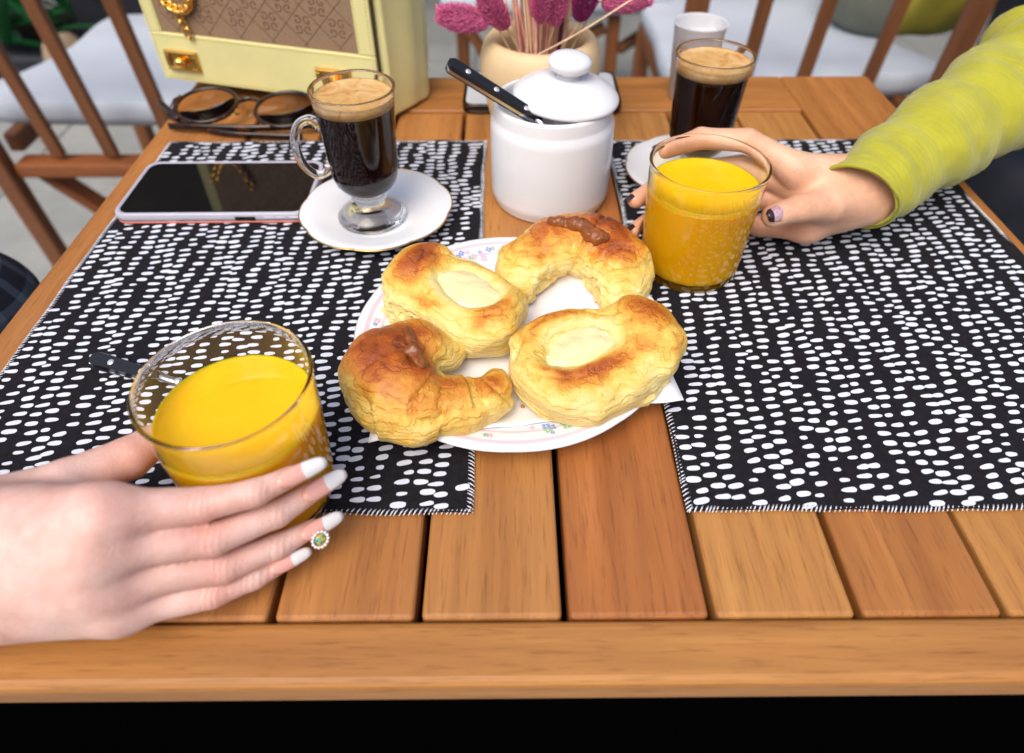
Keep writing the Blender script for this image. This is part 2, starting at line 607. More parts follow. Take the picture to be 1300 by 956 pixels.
# ------------------------------------------------------------------ placemats
def placemat(x0, x1, y0, y1, label, seed):
    r = random.Random(seed)
    root = empty('placemat', ((x0 + x1) / 2, (y0 + y1) / 2, T), label=label, cat='placemat')
    W, H = x1 - x0, y1 - y0
    nx, ny = 40, 52
    wob = lambda u, v: 0.0013 + 0.0008 * sin(u * 31 + seed) * sin(v * 27) 
    ed = lambda t, k: 0.0005 * sin(t * 13 + k) + 0.0003 * sin(t * 41 + 2 * k)
    def pos(i, j):
        u, v = i / nx - .5, j / ny - .5
        return (u * W + (ed(v, 1) * (2 * u)), v * H + ed(u, 3) * (2 * v), wob(u, v))
    V = [pos(i, j) for j in range(ny + 1) for i in range(nx + 1)]
    Fc = [(j * (nx + 1) + i, j * (nx + 1) + i + 1, (j + 1) * (nx + 1) + i + 1, (j + 1) * (nx + 1) + i) for j in range(ny) for i in range(nx)]
    obj('cloth', V, Fc, M['cloth_black'], root)
    # printed brush dabs
    V, Fc = [], []
    px, py = 0.0119, 0.0069
    cols = int(W / px)
    for c in range(cols + 1):
        off = r.uniform(0, py)
        y = -H / 2 + 0.002 + off
        while y < H / 2 - 0.002:
            x = -W / 2 + (c + .5) * px + 0.0022 * sin(y * 60 + c * 1.7) + r.uniform(-.0022, .0022)
            big = r.random()
            L = r.uniform(.0070, .0092) if big > .16 else r.uniform(.0045, .0062)
            hgt_ = r.uniform(.0034, .0043) if big > .16 else r.uniform(.0026, .0033)
            a = radians(r.uniform(2, 14))
            taper = r.choice([0, .1, .3, .42, -.3])
            if abs(x) < W / 2 - .0045 and abs(y) < H / 2 - .003:
                o = len(V)
                n = 16
                for k in range(n):
                    t = 2 * pi * k / n
                    ex = abs(cos(t)) ** .75 * (1 if cos(t) >= 0 else -1)
                    ey = abs(sin(t)) ** .85 * (1 if sin(t) >= 0 else -1)
                    lx = ex * L / 2
                    ly = ey * hgt_ / 2 * (1 - abs(taper) * (.5 - .5 * ex * (1 if taper > 0 else -1)))
                    lx += r.uniform(-.0001, .0001); ly += r.uniform(-.00008, .00008)
                    gx, gy = x + lx * cos(a) - ly * sin(a), y + lx * sin(a) + ly * cos(a)
                    V.append((gx, gy, wob(gx / W, gy / H) + .0002))
                Fc.append(tuple(range(o, o + n)))
            y += py * r.uniform(.88, 1.12)
    tag(obj('printed_dabs', V, Fc, M['cloth_white'], root, smooth=False), kind='stuff')
    # overlocked hem: slanted thread loops along each edge
    parts = []
    def stitch(p, d, nrm):
        p = np.array(p); d = np.array(d); nrm = np.array(nrm)
        a = p + nrm * .0007 + np.array([0, 0, .0007]); b = p - nrm * .0030 + d * .0022 + np.array([0, 0, .0013])
        mid = (a + b) / 2 + np.array([0, 0, .0006])
        parts.append(tube([a, mid, b], [.00030, .00042, .00028], 5))
    st = .0024
    for side in range(4):
        Ls = W if side in (0, 2) else H
        k = 0.0
        while k < Ls - .001:
            t = k / Ls - .5
            if side == 0: p, d, n_ = (t * W, -H / 2 - ed(t, 3), 0), (1, 0, 0), (0, -1, 0)
            if side == 2: p, d, n_ = (t * W, H / 2 + ed(t, 3), 0), (1, 0, 0), (0, 1, 0)
            if side == 1: p, d, n_ = (W / 2 + ed(t, 1), t * H, 0), (0, 1, 0), (1, 0, 0)
            if side == 3: p, d, n_ = (-W / 2 - ed(t, 1), t * H, 0), (0, 1, 0), (-1, 0, 0)
            stitch(p, d, n_)
            k += st * r.uniform(.75, 1.3)
    tag(obj('hem_stitching', *join(parts), M['thread'], root), kind='stuff')
    return root
placemat(-0.328, -0.0205, 0.201, 0.617, 'black cotton placemat with white dabs lying under the coral edged phone', 3)
pm2 = placemat(0.0965, 0.401, 0.201, 0.617, 'black cotton placemat with white dabs lying under the arm in the lime sleeve', 5)

#@@CROCKERY
# ------------------------------------------------------------------ plate, napkin
PC = (0.002, 0.330)
def plate_z(r):
    pts = [(0, .0052), (.060, .0052), (.068, .0068), (.080, .0120), (.092, .0158), (.1005, .0172), (.2, .0172)]
    for (a, za), (b, zb) in zip(pts, pts[1:]):
        if r <= b:
            return za + (zb - za) * (r - a) / (b - a)
m = NT('floral_plate_china')
tc = m.n("ShaderNodeTexCoord")
sx = m.n("ShaderNodeSeparateXYZ"); m.l(tc.outputs['Object'], sx.inputs[0])
rr = m.math('SQRT', m.math('ADD', m.math('POWER', sx.outputs[0], 2), m.math('POWER', sx.outputs[1], 2)))
fac = m.math('DIVIDE', rr, 0.11)
W_ = (.84, .84, .86, 1); PK = srgb(238, 200, 210)
m.base(m.ramp(fac, [(0.0, W_), (.765, W_), (.772, PK), (.782, PK), (.788, W_), (.845, W_), (.850, PK), (.872, PK), (.876, W_)]))
m.set(Roughness=0.12)
M['plate'] = m.m
plate = empty('dessert_plate', (PC[0], PC[1], T + .0012), label='white china plate with pink bands and small printed flowers under the pastries', cat='plate')
lathe_obj('dish', [(0, .0020), (.050, .0020), (.055, .0), (.060, .0), (.061, .0025), (.070, .0042), (.085, .0105), (.1005, .0150), (.1018, .0163), (.1005, .0172),
                   (.092, .0158), (.080, .0120), (.068, .0068), (.060, .0052), (0, .0052)], M['plate'], plate, n=120,
          fn=lambda a, r, z: 1 + (0.006 * abs(cos(a * 5)) if r > .09 else 0) - .003 * (r > .09))
pr_ = [plain('print_blue', srgb(140, 165, 222), .2), plain('print_green', srgb(160, 195, 165), .2), plain('print_pink', srgb(235, 185, 205), .2)]
rf = random.Random(4)
for a0 in range(0, 360, 36):
    V = {0: [], 1: [], 2: []}; Fq = {0: [], 1: [], 2: []}
    for k in range(13):
        a = radians(a0 + rf.uniform(-11, 11)); r = rf.uniform(.079, .0905); ci = rf.choice([0, 0, 1, 2])
        s = rf.uniform(.0011, .0022); ph = rf.uniform(0, 6)
        for pt in range(4):
            t = ph + pt * pi / 2
            cx_, cy_ = r * cos(a) + s * .8 * cos(t), r * sin(a) + s * .8 * sin(t)
            o = len(V[ci])
            for q in range(7):
                x, y = cx_ + s * .6 * cos(q * 6.283 / 7), cy_ + s * .6 * sin(q * 6.283 / 7)
                V[ci].append((x, y, plate_z(math.hypot(x, y)) + .00025))
            Fq[ci].append(tuple(range(o, o + 7)))
    for ci in range(3):
        if V[ci]:
            tag(obj('printed_flowers', V[ci], Fq[ci], pr_[ci], plate), kind='stuff')

def draped(name, corners, parent_z, mat, label, cat, n=36, amp=.0006, seed=1, lift=.0008):
    A, B, C_, D = [np.array(c) for c in corners]
    V = []
    for j in range(n + 1):
        for i in range(n + 1):
            u, v_ = i / n, j / n
            p = (A * (1 - u) + B * u) * (1 - v_) + (D * (1 - u) + C_ * u) * v_
            r = math.hypot(p[0] - PC[0], p[1] - PC[1])
            z = plate_z(min(r, .1018)) if r < .1018 else max(.0165 - (r - .1018) * .12, .004)
            z += lift + amp * (1 + sin(p[0] * 120 + seed) * sin(p[1] * 90 + 2 * seed) + .6 * sin(p[0] * 260 + p[1] * 190))
            V.append((p[0] - PC[0], p[1] - PC[1], z))
    Fc = [(j * (n + 1) + i, j * (n + 1) + i + 1, (j + 1) * (n + 1) + i + 1, (j + 1) * (n + 1) + i) for j in range(n) for i in range(n)]
    o = obj(name, V, Fc, mat, loc=(PC[0], PC[1], T + .0012))
    so = o.modifiers.new('thick', 'SOLIDIFY'); so.thickness = .0004; so.offset = 1
    return tag(o, label, cat)
draped('paper_napkin', [(-.078, .236), (.103, .2655), (.080, .402), (-.072, .388)], 0, M['napkin'], 'white paper napkin spread on the plate beneath the pastries', 'napkin')

#@@PASTRY
# ------------------------------------------------------------------ pastries (positions are relative to the table top)
def finish_pastry(name, me, V, bake, label, center, parts=()):
    root = empty(name, (center[0], center[1], T), label=label, cat='pastry')
    set_attr(me, 'bake', np.clip(bake, 0, 1))
    V2 = V - np.array([center[0], center[1], 0])
    me.vertices.foreach_set('co', V2.astype(np.float32).ravel())
    me.update()
    link('crust', me, M['dough'], root)
    for nm, (pm, pV), mat in parts:
        pm.vertices.foreach_set('co', (pV - np.array([center[0], center[1], 0])).astype(np.float32).ravel())
        pm.update()
        link(nm, pm, mat, root)
    return root

def spot(V, c, r, p=2):
    d = np.sqrt((((V - np.array(c)) / np.array(r)) ** 2).sum(1))
    return np.exp(-d ** p)

def croissant(name, spine, radii, label, rolls, filling, spots, floor_z, seed, bite=None, flatz=0.82, h=.0010, slant=2.2):
    P = catmull(spine, 16)
    R = catmull([(r, 0, 0) for r in radii], 16)[:, 0]
    n = len(P)
    S = np.linspace(0, 1, n)
    ridge = np.zeros(n)
    for q in rolls:                       # each wrapped layer ends in a step
        d = (S - q) * np.sign(0.5 - q)
        ridge += np.where((d > 0) & (d < .12), .0036 * (1 - d / .12) ** 1.5, 0)
    R = R + ridge * .35
    lo = P.min(0) - R.max() - .006; hi = P.max(0) + R.max() + .006
    lo[2] = floor_z - .004
    G, lo, h = grid(lo, hi, h)
    wx, wy = .0025 * gnoise(G, 40, seed, 2), .0025 * gnoise(G, 40, seed + 3, 2)
    fld = None
    best = np.full(G[0].shape, 9.0); sf = np.zeros(G[0].shape)
    for si, (p, r) in enumerate(zip(P, R)):
        d = np.sqrt((G[0] + wx - p[0]) ** 2 + (G[1] + wy - p[1]) ** 2 + ((G[2] - p[2]) / flatz) ** 2) - r
        fld = d if fld is None else smin(fld, d, .0007)
        up_ = d < best
        best[up_] = d[up_]; sf[up_] = S[si]
    sf = sf + .035 * gnoise(G, 28, seed + 6, 2) + slant * (G[2] - floor_z - .02)
    for q in rolls:
        e_ = (sf - q) * np.sign(.5 - q)
        fld = fld + .0020 * np.exp(-(e_ / .010) ** 2) - np.where(e_ > 0, .0020 * np.exp(-e_ / .05) * (1 - np.exp(-(e_ / .012) ** 2)), 0)
    fld = fld + .0006 * gnoise(G, 80, seed + 5, 2) + .0003 * gnoise(G, 300, seed + 9, 2)
    if bite is not None:
        rough = .0030 * gnoise(G, 220, seed + 8, 3)
        for c, r in bite:
            fld = smax(fld, -(ball(G, c, r)) + rough, .0015)
    if bite is not None:
        for c, r in bite:
            mk = np.exp(-(((G[0] - c[0]) / (r[0] * 1.9)) ** 2 + ((G[1] - c[1]) / (r[1] * 1.2)) ** 2 + ((G[2] - c[2]) / (r[2] * .9)) ** 2))
            fld = fld + mk * .0026 * gnoise(G, 210, seed + 12, 3)
    cut = None
    for a, b, r in filling:
        d = cone(G, np.array(a) + [0, 0, .0045], np.array(b) + [0, 0, .0045], r * 1.05, r * .9) + .0015 * gnoise(G, 160, seed + 1, 2)
        cut = d if cut is None else np.minimum(cut, d)
    fld = smax(fld, -cut, .002)
    fld = smax(fld, floor_z - G[2], .003)
    me, V = net_mesh('crust', fld, lo, h, 1)
    top = (P[:, 2] + R * flatz).max()
    bake = np.interp(V[:, 2], [floor_z, floor_z + (top - floor_z) * .55, top], [0.10, .14, .52])
    bake = bake + .16 * vnoise(V, 70, seed, 4)
    # the steps of the wrapped layers brown along their edge
    dist = np.stack([((V - p) ** 2).sum(1) for p in P[::3]], 1).argmin(1) * 3
    bake = bake + 18 * ridge[np.clip(dist, 0, n - 1)] * np.clip((V[:, 2] - floor_z) / (top - floor_z), 0, 1)
    for c, r, a in spots:
        bake = bake + a * spot(V, c, r)
    if bite is not None:
        for c, r in bite:
            near = np.abs(np.sqrt((((V - np.array(c)) / np.array(r)) ** 2).sum(1)) - 1) * min(r) < .0035
            bake = np.where(near, .05 + .10 * vnoise(V, 260, seed, 2), bake)
    bake = np.where(V[:, 2] < floor_z + .0022, .85, bake)
    lo2 = np.min([np.minimum(a, b) - r * 1.6 for a, b, r in filling], 0); hi2 = np.max([np.maximum(a, b) + r * 1.6 for a, b, r in filling], 0)
    G2, lo2, h2 = grid(lo2, hi2, .0008)
    f2 = None
    for a, b, r in filling:
        d = cone(G2, np.array(a), np.array(b), r, r * .8)
        f2 = d if f2 is None else smin(f2, d, .003)
    f2 = f2 + .0017 * gnoise(G2, 190, seed + 2, 3)
    c = P.mean(0)
    return finish_pastry(name, me, V, bake, label, c, [('filling', net_mesh('filling', f2, lo2, h2, 1), M['caramel'])])

croissant('croissant', [(-.037, .297, .023), (-.054, .296, .029), (-.069, .282, .0305), (-.0675, .2670, .030), (-.050, .2555, .027), (-.027, .2575, .0235), (-.0125, .262, .0235), (-.0075, .273, .025)],
          [.0105, .0185, .0250, .0262, .0225, .0170, .0135, .0085],
          'croissant with a glossy brown back and thin caramel split, hanging over the plate rim', [.17, .31, .44, .58, .74, .88],
          [((-.0590, .2925, .0490), (-.0500, .2690, .0485), .0034), ((-.0545, .2745, .0490), (-.0490, .2660, .0470), .0042)],
          [((-.070, .282, .050), (.022, .024, .018), .36), ((-.046, .270, .046), (.014, .016, .014), .26), ((-.009, .266, .034), (.013, .013, .012), .42), ((-.030, .258, .040), (.012, .012, .01), .15)],
          .010, 1)
croissant('croissant', [(.0060, .3680, .018), (.0120, .3820, .0235), (.0280, .3985, .0285), (.0500, .4050, .0310), (.0700, .3930, .0300), (.0775, .3720, .0250), (.0740, .3560, .0190)],
          [.0135, .0195, .0230, .0245, .0245, .0220, .0150],
          'bitten croissant with a thick caramel filling showing on top, in front of the sugar bowl', [.2, .36, .62, .8],
          [((.0330, .4030, .0500), (.0520, .3960, .0510), .0048), ((.0470, .3985, .0515), (.0660, .3850, .0500), .0052), ((.0550, .3900, .0500), (.0610, .3840, .0485), .0050)],
          [((.0720, .4060, .050), (.018, .014, .014), .40), ((.0680, .3780, .046), (.013, .010, .012), .34), ((.022, .400, .046), (.014, .014, .014), .24), ((.0780, .394, .048), (.01, .012, .012), .2)],
          .010, 4, bite=[((.0400, .3560, .018), (.0230, .0235, .027))])

def danish(name, center, ang, a, b, hgt, label, ends, hollow, spots, seed, floor_z=.010, h=.0010, torn=()):
    ca, sa = cos(ang), sin(ang)
    lo = np.array([-a - .02, -b - .02, -.003]); hi = np.array([a + .02, b + .02, hgt + .018])
    G, lo, h = grid(lo, hi, h)
    wx, wy = .0030 * gnoise(G, 40, seed, 2), .0030 * gnoise(G, 40, seed + 4, 2)
    X, Y, Z = G[0] + wx, G[1] + wy, G[2]
    e = 2.9
    th = np.arctan2(Y / b, X / a)
    wob = 1 + .03 * np.sin(3 * th + seed) + .015 * np.sin(5 * th + 2 * seed)
    dxy = (((np.abs(X) / a) ** e + (np.abs(Y) / b) ** e) ** (1 / e) / wob - 1) * min(a, b)
    # rolled layers: soft horizontal creases that climb slowly round the side
    zz = Z + .0016 * np.sin(th * 2 + seed)
    crease = sum(np.exp(-((zz - q) / .0011) ** 2) for q in (hgt * .36, hgt * .66)) * .0011 * np.clip(gnoise(G, 30, seed + 6, 1) + .6, 0, 1)
    rc = .0115
    qz = np.abs(Z - hgt / 2) - (hgt / 2 - rc)
    qx = dxy + rc
    body = np.minimum(np.maximum(qx, qz), 0) + np.sqrt(np.maximum(qx, 0) ** 2 + np.maximum(qz, 0) ** 2) - rc
    body = body + crease
    hx, hy, ha, hb, hd = hollow
    ring = np.sqrt((np.sqrt(((X - hx) / (ha + .006)) ** 2 + ((Y - hy) / (hb + .006)) ** 2) - 1) ** 2 * (min(ha, hb) + .006) ** 2 + (Z - hgt + .0030) ** 2) - (.0040 - .0022 * np.sin(th))
    fld = smin(body, ring, .005)
    for (ex, ey, ez, er) in ends:
        fld = smin(fld, ball((X, Y, Z), (ex, ey, ez), er), .006)
    # coil line between the outer wall and the inner ring
    rho = np.sqrt(((X - hx) / (ha + .012)) ** 2 + ((Y - hy) / (hb + .0115)) ** 2)
    fld = fld + .0010 * np.exp(-((rho - 1 - .05 * np.sin(th)) * (hb + .011) / .0012) ** 2) * (Z > hgt * .7)
    fld = smax(fld, -ball((X, Y, Z), (hx, hy, hgt + .004), (ha, hb, hd)), .004)
    fld = fld + .0007 * gnoise(G, 70, seed + 2, 2) + .0003 * gnoise((G[0] * .35, G[1] * .35, G[2] * 1.6), 300, seed + 9, 2)
    for c_, r_ in torn:
        mk = np.exp(-(((G[0] - c_[0]) / r_[0]) ** 2 + ((G[1] - c_[1]) / r_[1]) ** 2 + ((G[2] - c_[2]) / r_[2]) ** 2))
        fld = fld + mk * (.0030 * gnoise(G, 210, seed + 11, 3) + .0008)
    fld = smax(fld, -Z, .002)
    me, V = net_mesh('crust', fld, lo, h, 1)
    bake = np.interp(V[:, 2], [0, .006, hgt * .8, hgt + .006], [.22, .05, .07, .28]) + .13 * vnoise(V, 60, seed, 4)
    for c, r, am in spots:
        bake = bake + am * .80 * spot(V, c, np.array(r) * 1.12, 2.2)
    for c_, r_ in torn:
        bake = bake - .22 * spot(V, c_, r_) * (1 + vnoise(V, 240, seed, 2))
    inner = np.sqrt(((V[:, 0] - hx) / (ha + .002)) ** 2 + ((V[:, 1] - hy) / (hb + .002)) ** 2)
    bake = bake - .25 * np.clip(1.25 - inner, 0, .3) / .3
    bake = np.where(V[:, 2] < .0018, .95, bake)
    G2, lo2, h2 = grid((hx - ha - .006, hy - hb - .006, hgt - hd), (hx + ha + .006, hy + hb + .006, hgt + .009), .001)
    w2, w3 = .0045 * gnoise(G2, 48, seed, 2), .0045 * gnoise(G2, 48, seed + 4, 2)
    cus = ball((G2[0] + w2, G2[1] + w3, G2[2]), (hx, hy, hgt - .0050), (ha * 1.10, hb * 1.10, .0092)) + .0016 * gnoise(G2, 80, seed, 3)
    cm, cV = net_mesh('custard', cus, lo2, h2, 1)
    Rm = np.array([[ca, -sa, 0], [sa, ca, 0], [0, 0, 1]])
    off = np.array([center[0], center[1], floor_z])
    V = V @ Rm.T + off
    cV = cV @ Rm.T + off
    return finish_pastry(name, me, V, bake, label, off, [('custard', (cm, cV), M['custard'])])

danish('custard_pastry', (-.0350, .3440), radians(-36), .0490, .0320, .0310, 'custard filled pastry with a dark baked arc on one end and a torn pale side',
       [(-.034, .003, .0280, (.020, .027, .012)), (.038, -.002, .0265, (.014, .021, .011))], (.009, .003, .0245, .0155, .010),
       [((-.035, .010, .036), (.007, .018, .01), .60), ((-.028, .004, .036), (.012, .016, .01), .30), ((.037, -.008, .034), (.008, .011, .01), .55), ((-.006, -.024, .031), (.006, .005, .009), .32), ((-.030, -.012, .032), (.010, .010, .01), .22)], 3, torn=[((-.004, -.033, .014), (.034, .012, .012)), ((-.03, -.022, .012), (.02, .014, .012))])
danish('custard_pastry', (.0530, .2880), radians(27), .0490, .0350, .0300, 'custard filled pastry with a brown front lip beside the napkin corner',
       [(.036, .003, .0290, (.019, .028, .012)), (-.014, .028, .0275, (.028, .012, .010)), (-.036, -.004, .0235, (.013, .024, .010)), (.026, -.010, .0260, (.018, .020, .010))], (-.011, .006, .0240, .0150, .010),
       [((-.008, -.0150, .034), (.026, .0062, .01), .66), ((.038, .006, .042), (.011, .015, .010), .46), ((-.033, .002, .034), (.007, .016, .009), .40), ((-.012, .031, .036), (.024, .008, .008), .30)], 6, torn=[((.03, -.03, .010), (.02, .012, .010))])

#@@GLASSES
# ------------------------------------------------------------------ juice glasses
def rib(a, r, z):
    if r > .028 and .006 < z < .070:
        return 1 + .0016 * max(0, cos(a * 52)) * min(1, (z - .006) / .01) * min(1, (.070 - z) / .02)
    return 1.0
def juice_glass(loc, H, level, label, rot=0):
    root = empty('juice_glass', (loc[0], loc[1], T + .0016), (0, 0, rot), label=label, cat='glass', group='tumblers of orange juice held in hands')
    rb, rt, wt = .0352, .0402, .0014
    ro = lambda z: rb + (rt - rb) * (z / H) ** .8
    out = [(0, .0012), (.030, .0012), (.0320, 0), (.0338, .0004), (.0348, .0028)]
    out += [(ro(z), z) for z in np.linspace(.006, H - .0024, 22)]
    lip = [(rt - wt / 2 + .0011 * sin(q), H - .0010 + .0011 * cos(q)) for q in np.linspace(2.1, -2.1, 11)]
    inn = [(ro(z) - wt, z) for z in np.linspace(H - .0024, .0085, 22)] + [(.0318, .0068), (.027, .0060), (0, .0060)]
    lathe_obj('tumbler', out + lip + inn, M['thin_glass'], root, n=416, fn=rib)
    jw = lambda z: ro(z) - wt + .00025
    prof = [(0, .0058), (.027, .0058), (.0319, .0066), (jw(.0086), .0084)] + [(jw(z), z) for z in np.linspace(.010, level, 12)]
    prof += [(jw(level) - .0011, level - .0006), (jw(level) - .003, level - .0009), (0, level - .001)]
    lathe_obj('juice', prof, M['juice'], root, n=96)
    return root
GL, GR = (-.131, .215), (.137, .416)
juice_glass(GL, .090, .068, 'glass of orange juice held by the pale hand with white tipped nails', .3)
juice_glass(GR, .088, .070, 'glass of orange juice held by the hand coming out of the lime sleeve')

# ------------------------------------------------------------------ saucers and coffee mugs
def saucer(loc, label):
    root = empty('saucer', (loc[0], loc[1], T + .0014), (0, 0, .2), label=label, cat='saucer', group='white saucers under the coffee mugs')
    R = .0615
    oct_ = lambda a, r, z: 1 + (.028 * (abs(cos(4 * a)) ** .7 - .6)) * min(1, max(0, (r - .03) / .025))
    lathe_obj('dish', [(0, .0016), (.026, .0016), (.028, 0), (.031, 0), (.032, .0016), (.045, .0042), (R - .001, .0108), (R, .0120), (R - .0012, .0128),
                       (.046, .0068), (.034, .0046), (.0315, .0034), (.029, .0034), (0, .0036)], M['white_china'], root, n=128, fn=oct_)
    lathe_obj('gilt_line', [(R - .0006, .01285), (R + .0002, .01230), (R + .0002, .0119), (R - .0006, .0121)], M['gold'], root, n=128, fn=oct_, close=True)
    return root
def mug(loc, rot, label):
    root = empty('coffee_mug', (loc[0], loc[1], T + .0052), (0, 0, rot), label=label, cat='mug', group='glass mugs of black coffee')
    H = .1095
    outp = [(0, .0045), (.012, .0035), (.020, .0010), (.0265, 0), (.0278, .0012), (.0276, .0034), (.0235, .0082), (.0165, .0120), (.0118, .0150), (.0112, .0178), (.0142, .0200),
            (.0142, .0220), (.0125, .0238), (.0150, .0262), (.0205, .0300), (.0240, .0350), (.0256, .0410), (.0264, .050), (.0270, .065), (.0279, .080), (.0290, .093), (.0302, .1035), (.0310, H - .0018)]
    lip = [(.0311, H - .0007), (.0303, H), (.0292, H - .0006)]
    inn = [(.0289, H - .0022), (.0284, .1035), (.0274, .093), (.0263, .080), (.0254, .065), (.0248, .050), (.0240, .0415), (.0224, .0358), (.0185, .0310), (.0110, .0284), (0, .0278)]
    lathe_obj('vessel', outp + lip + inn, M['glass'], root, n=96)
    k = .0003
    cof = [(0, .0275), (.0112, .0281), (.0187, .0307), (.0227, .0356), (.0243, .0414), (.0251, .050), (.0257, .065), (.0266, .080), (.02765, .0925), (.0280, .0958), (0, .0958)]
    lathe_obj('coffee', cof, M['coffee'], root, n=80)
    lathe_obj('crema', [(0, .0959), (.02802, .0959), (.0283, .0995), (.02865, .1035), (.0274, .1028), (.024, .1024), (0, .1024)], M['crema'], root, n=80)
    hp = catmull([(.0268, 0, .082), (.034, 0, .0875), (.043, 0, .0835), (.0475, 0, .070), (.0455, 0, .054), (.038, 0, .0435), (.030, 0, .0440), (.0258, 0, .0500)], 8)
    rad = np.interp(np.linspace(0, 1, len(hp)), [0, .08, .2, .5, .85, .95, 1], [.0052, .0042, .0034, .0036, .0034, .0042, .005])
    obj('handle', *tube(hp, rad, 14), M['glass'], root)
    return root
saucer((-.1075, .4815), 'white gold lined saucer beside the coral edged phone')
mug((-.1115, .4800), radians(192), 'footed glass mug of black coffee with its handle towards the coral edged phone')
saucer((.1665, .5430), 'white saucer half hidden behind the juice glass held by the lime sleeved arm')
mug((.1635, .5400), radians(62), 'glass mug of black coffee standing in front of the small plastic cup')

# ------------------------------------------------------------------ sugar bowl with lid, spoon
sb = empty('sugar_bowl', (.0365, .5200, T), label='white ceramic sugar bowl with its round knobbed lid pushed ajar', cat='sugar bowl')
lathe_obj('bowl', [(0, .002), (.042, .002), (.0435, 0), (.0465, .0004), (.0478, .0028), (.0478, .0045), (.0492, .0062), (.0500, .012), (.0503, .040), (.0502, .066), (.0497, .0715), (.0478, .0742),
                   (.0474, .0765), (.0474, .0840), (.0468, .0864), (.0455, .0872), (.0443, .0864), (.0438, .084), (.0438, .010), (.040, .006), (0, .006)], M['white_china'], sb, n=96)
lathe_obj('sugar', [(0, .060), (.025, .058), (.0436, .052), (.0436, .050), (0, .050)], plain('white_sugar', (.8, .8, .8, 1), .8, bump=.5, nscale=200), sb, n=48)
lid = lathe_obj('lid', [(0, .0005), (.030, 0), (.0392, -.0005), (.0412, .0006), (.0418, .0022), (.0408, .0042), (.036, .0082), (.026, .0130), (.016, .0158), (.011, .0170), (0, .0172)],
                M['white_china'], sb, (.0095, -.0015, .0885), (radians(1.5), radians(3.2), 0), n=96)
lathe_obj('knob', [(0, .0165), (.0105, .0168), (.0090, .0185), (.0088, .0202), (.0120, .0218), (.0158, .0245), (.0170, .0275), (.0162, .0305), (.0130, .0328), (.008, .0340), (0, .0343)],
          M['white_china'], lid, n=64)

def spoon(name, loc, direc, up, label, L=.105, stem=.05, short=False):
    """riveted black handle on a steel tang; local x runs along the handle, z is the flat side"""
    root = empty(name, loc, label=label, cat='spoon')
    d = Vector(direc).normalized(); z = Vector(up); z = (z - d * z.dot(d)).normalized(); y = z.cross(d)
    root.rotation_euler = Matrix((d, y, z)).transposed().to_euler()
    def slab(z0, z1, grow):
        n = 26
        top, bot = [], []
        xs = np.linspace(0, L, n)
        wd = [(.0042 + .0014 * (1 - x / L) + grow) * min(1, sqrt(max(0, 1 - max(0, 1 - (x + .0002) / .005) ** 2)) + .02) * min(1, .55 + (L - x) / .02) for x in xs]
        V = []; Fc = []
        for i, x in enumerate(xs):
            b = .0008 if abs(z1) > abs(z0) else -.0008
            V += [(x, -wd[i], z0), (x, wd[i], z0), (x, wd[i] * .8, z1), (x, -wd[i] * .8, z1)]
        for i in range(n - 1):
            for k in range(4):
                k2 = (k + 1) % 4
                Fc.append((i * 4 + k, i * 4 + k2, (i + 1) * 4 + k2, (i + 1) * 4 + k))
        Fc += [(0, 1, 2, 3), ((n - 1) * 4 + 3, (n - 1) * 4 + 2, (n - 1) * 4 + 1, (n - 1) * 4)]
        return V, Fc
    obj('handle_scale', *slab(.0012, .0042, 0), M['black_plastic'], root, smooth=False)
    obj('handle_scale', *slab(-.0012, -.0042, 0), M['black_plastic'], root, smooth=False)
    obj('tang', *slab(-.0012, .0012, .0004), M['steel'], root, smooth=False)
    for k, x in enumerate((.016, .040, .066)):
        lathe_obj('rivet', [(0, -.0047), (.0018, -.0046), (.0023, -.0040), (.0023, .0040), (.0018, .0046), (0, .0047)], M['rivet'], root, (x, 0, 0), n=20)
    obj('bolster', *tube([(L - .004, 0, 0), (L + .004, 0, 0), (L + stem, 0, 0)], [.0042, .003, .0022], 12), M['steel'], root)
    bm = bmesh.new()
    bmesh.ops.create_uvsphere(bm, u_segments=24, v_segments=14, radius=1)
    for v in bm.verts:
        v.co.z = v.co.z * .5 if v.co.z < 0 else -abs(v.co.z) * .42
    bmesh.ops.scale(bm, vec=((.009, .007, .006) if short else (.020, .013, .010)), verts=bm.verts)
    bmesh.ops.translate(bm, vec=(L + stem + (.006 if short else .016), 0, .001), verts=bm.verts)
    me = bpy.data.meshes.new('spoon_bowl'); bm.to_mesh(me); bm.free()
    link('spoon_bowl', me, M['steel'], root)
    return root
a_, b_ = Vector((-.0435, .5010, .1225)), Vector((.0200, .4900, .0860))
spoon('teaspoon', (a_.x, a_.y, T + a_.z), b_ - a_, (.55, -.45, .75), 'black riveted handle spoon leaning out of the sugar bowl', L=.080, stem=.004, short=True)
spoon('teaspoon', (-.268, .3135, T + .0062), (.113, -.040, 0), (.0, -.35, 1), 'black riveted handle spoon lying flat on the placemat behind the juice glass', L=.050, stem=.038)

#@@FAR
# ------------------------------------------------------------------ vase of dried grass
M['vase'] = plain('cream_clay', srgb(222, 194, 150), 0.55, var=0.08, nscale=18, bump=.12)
vase = empty('flower_pot', (.031, .6330, T), label='rounded cream clay pot holding dried pink flowers behind the sugar bowl', cat='pot')
lathe_obj('pot', [(0, .001), (.034, .001), (.037, 0), (.041, .004), (.047, .022), (.0525, .045), (.0552, .066), (.0548, .080), (.0520, .0895), (.0475, .0945), (.0425, .0945), (.0385, .0905), (.0370, .084), (.0380, .070), (.036, .03), (0, .02)], M['vase'], vase, n=96)
M['soil'] = plain('dry_foam', srgb(120, 90, 60), .9, bump=.4)
lathe_obj('dry_foam', [(0, .055), (.0378, .052), (.0378, .048), (0, .048)], M['soil'], vase, n=32)
M['stem'] = plain('straw_stem', srgb(238, 204, 168), .7, var=.2, nscale=90)
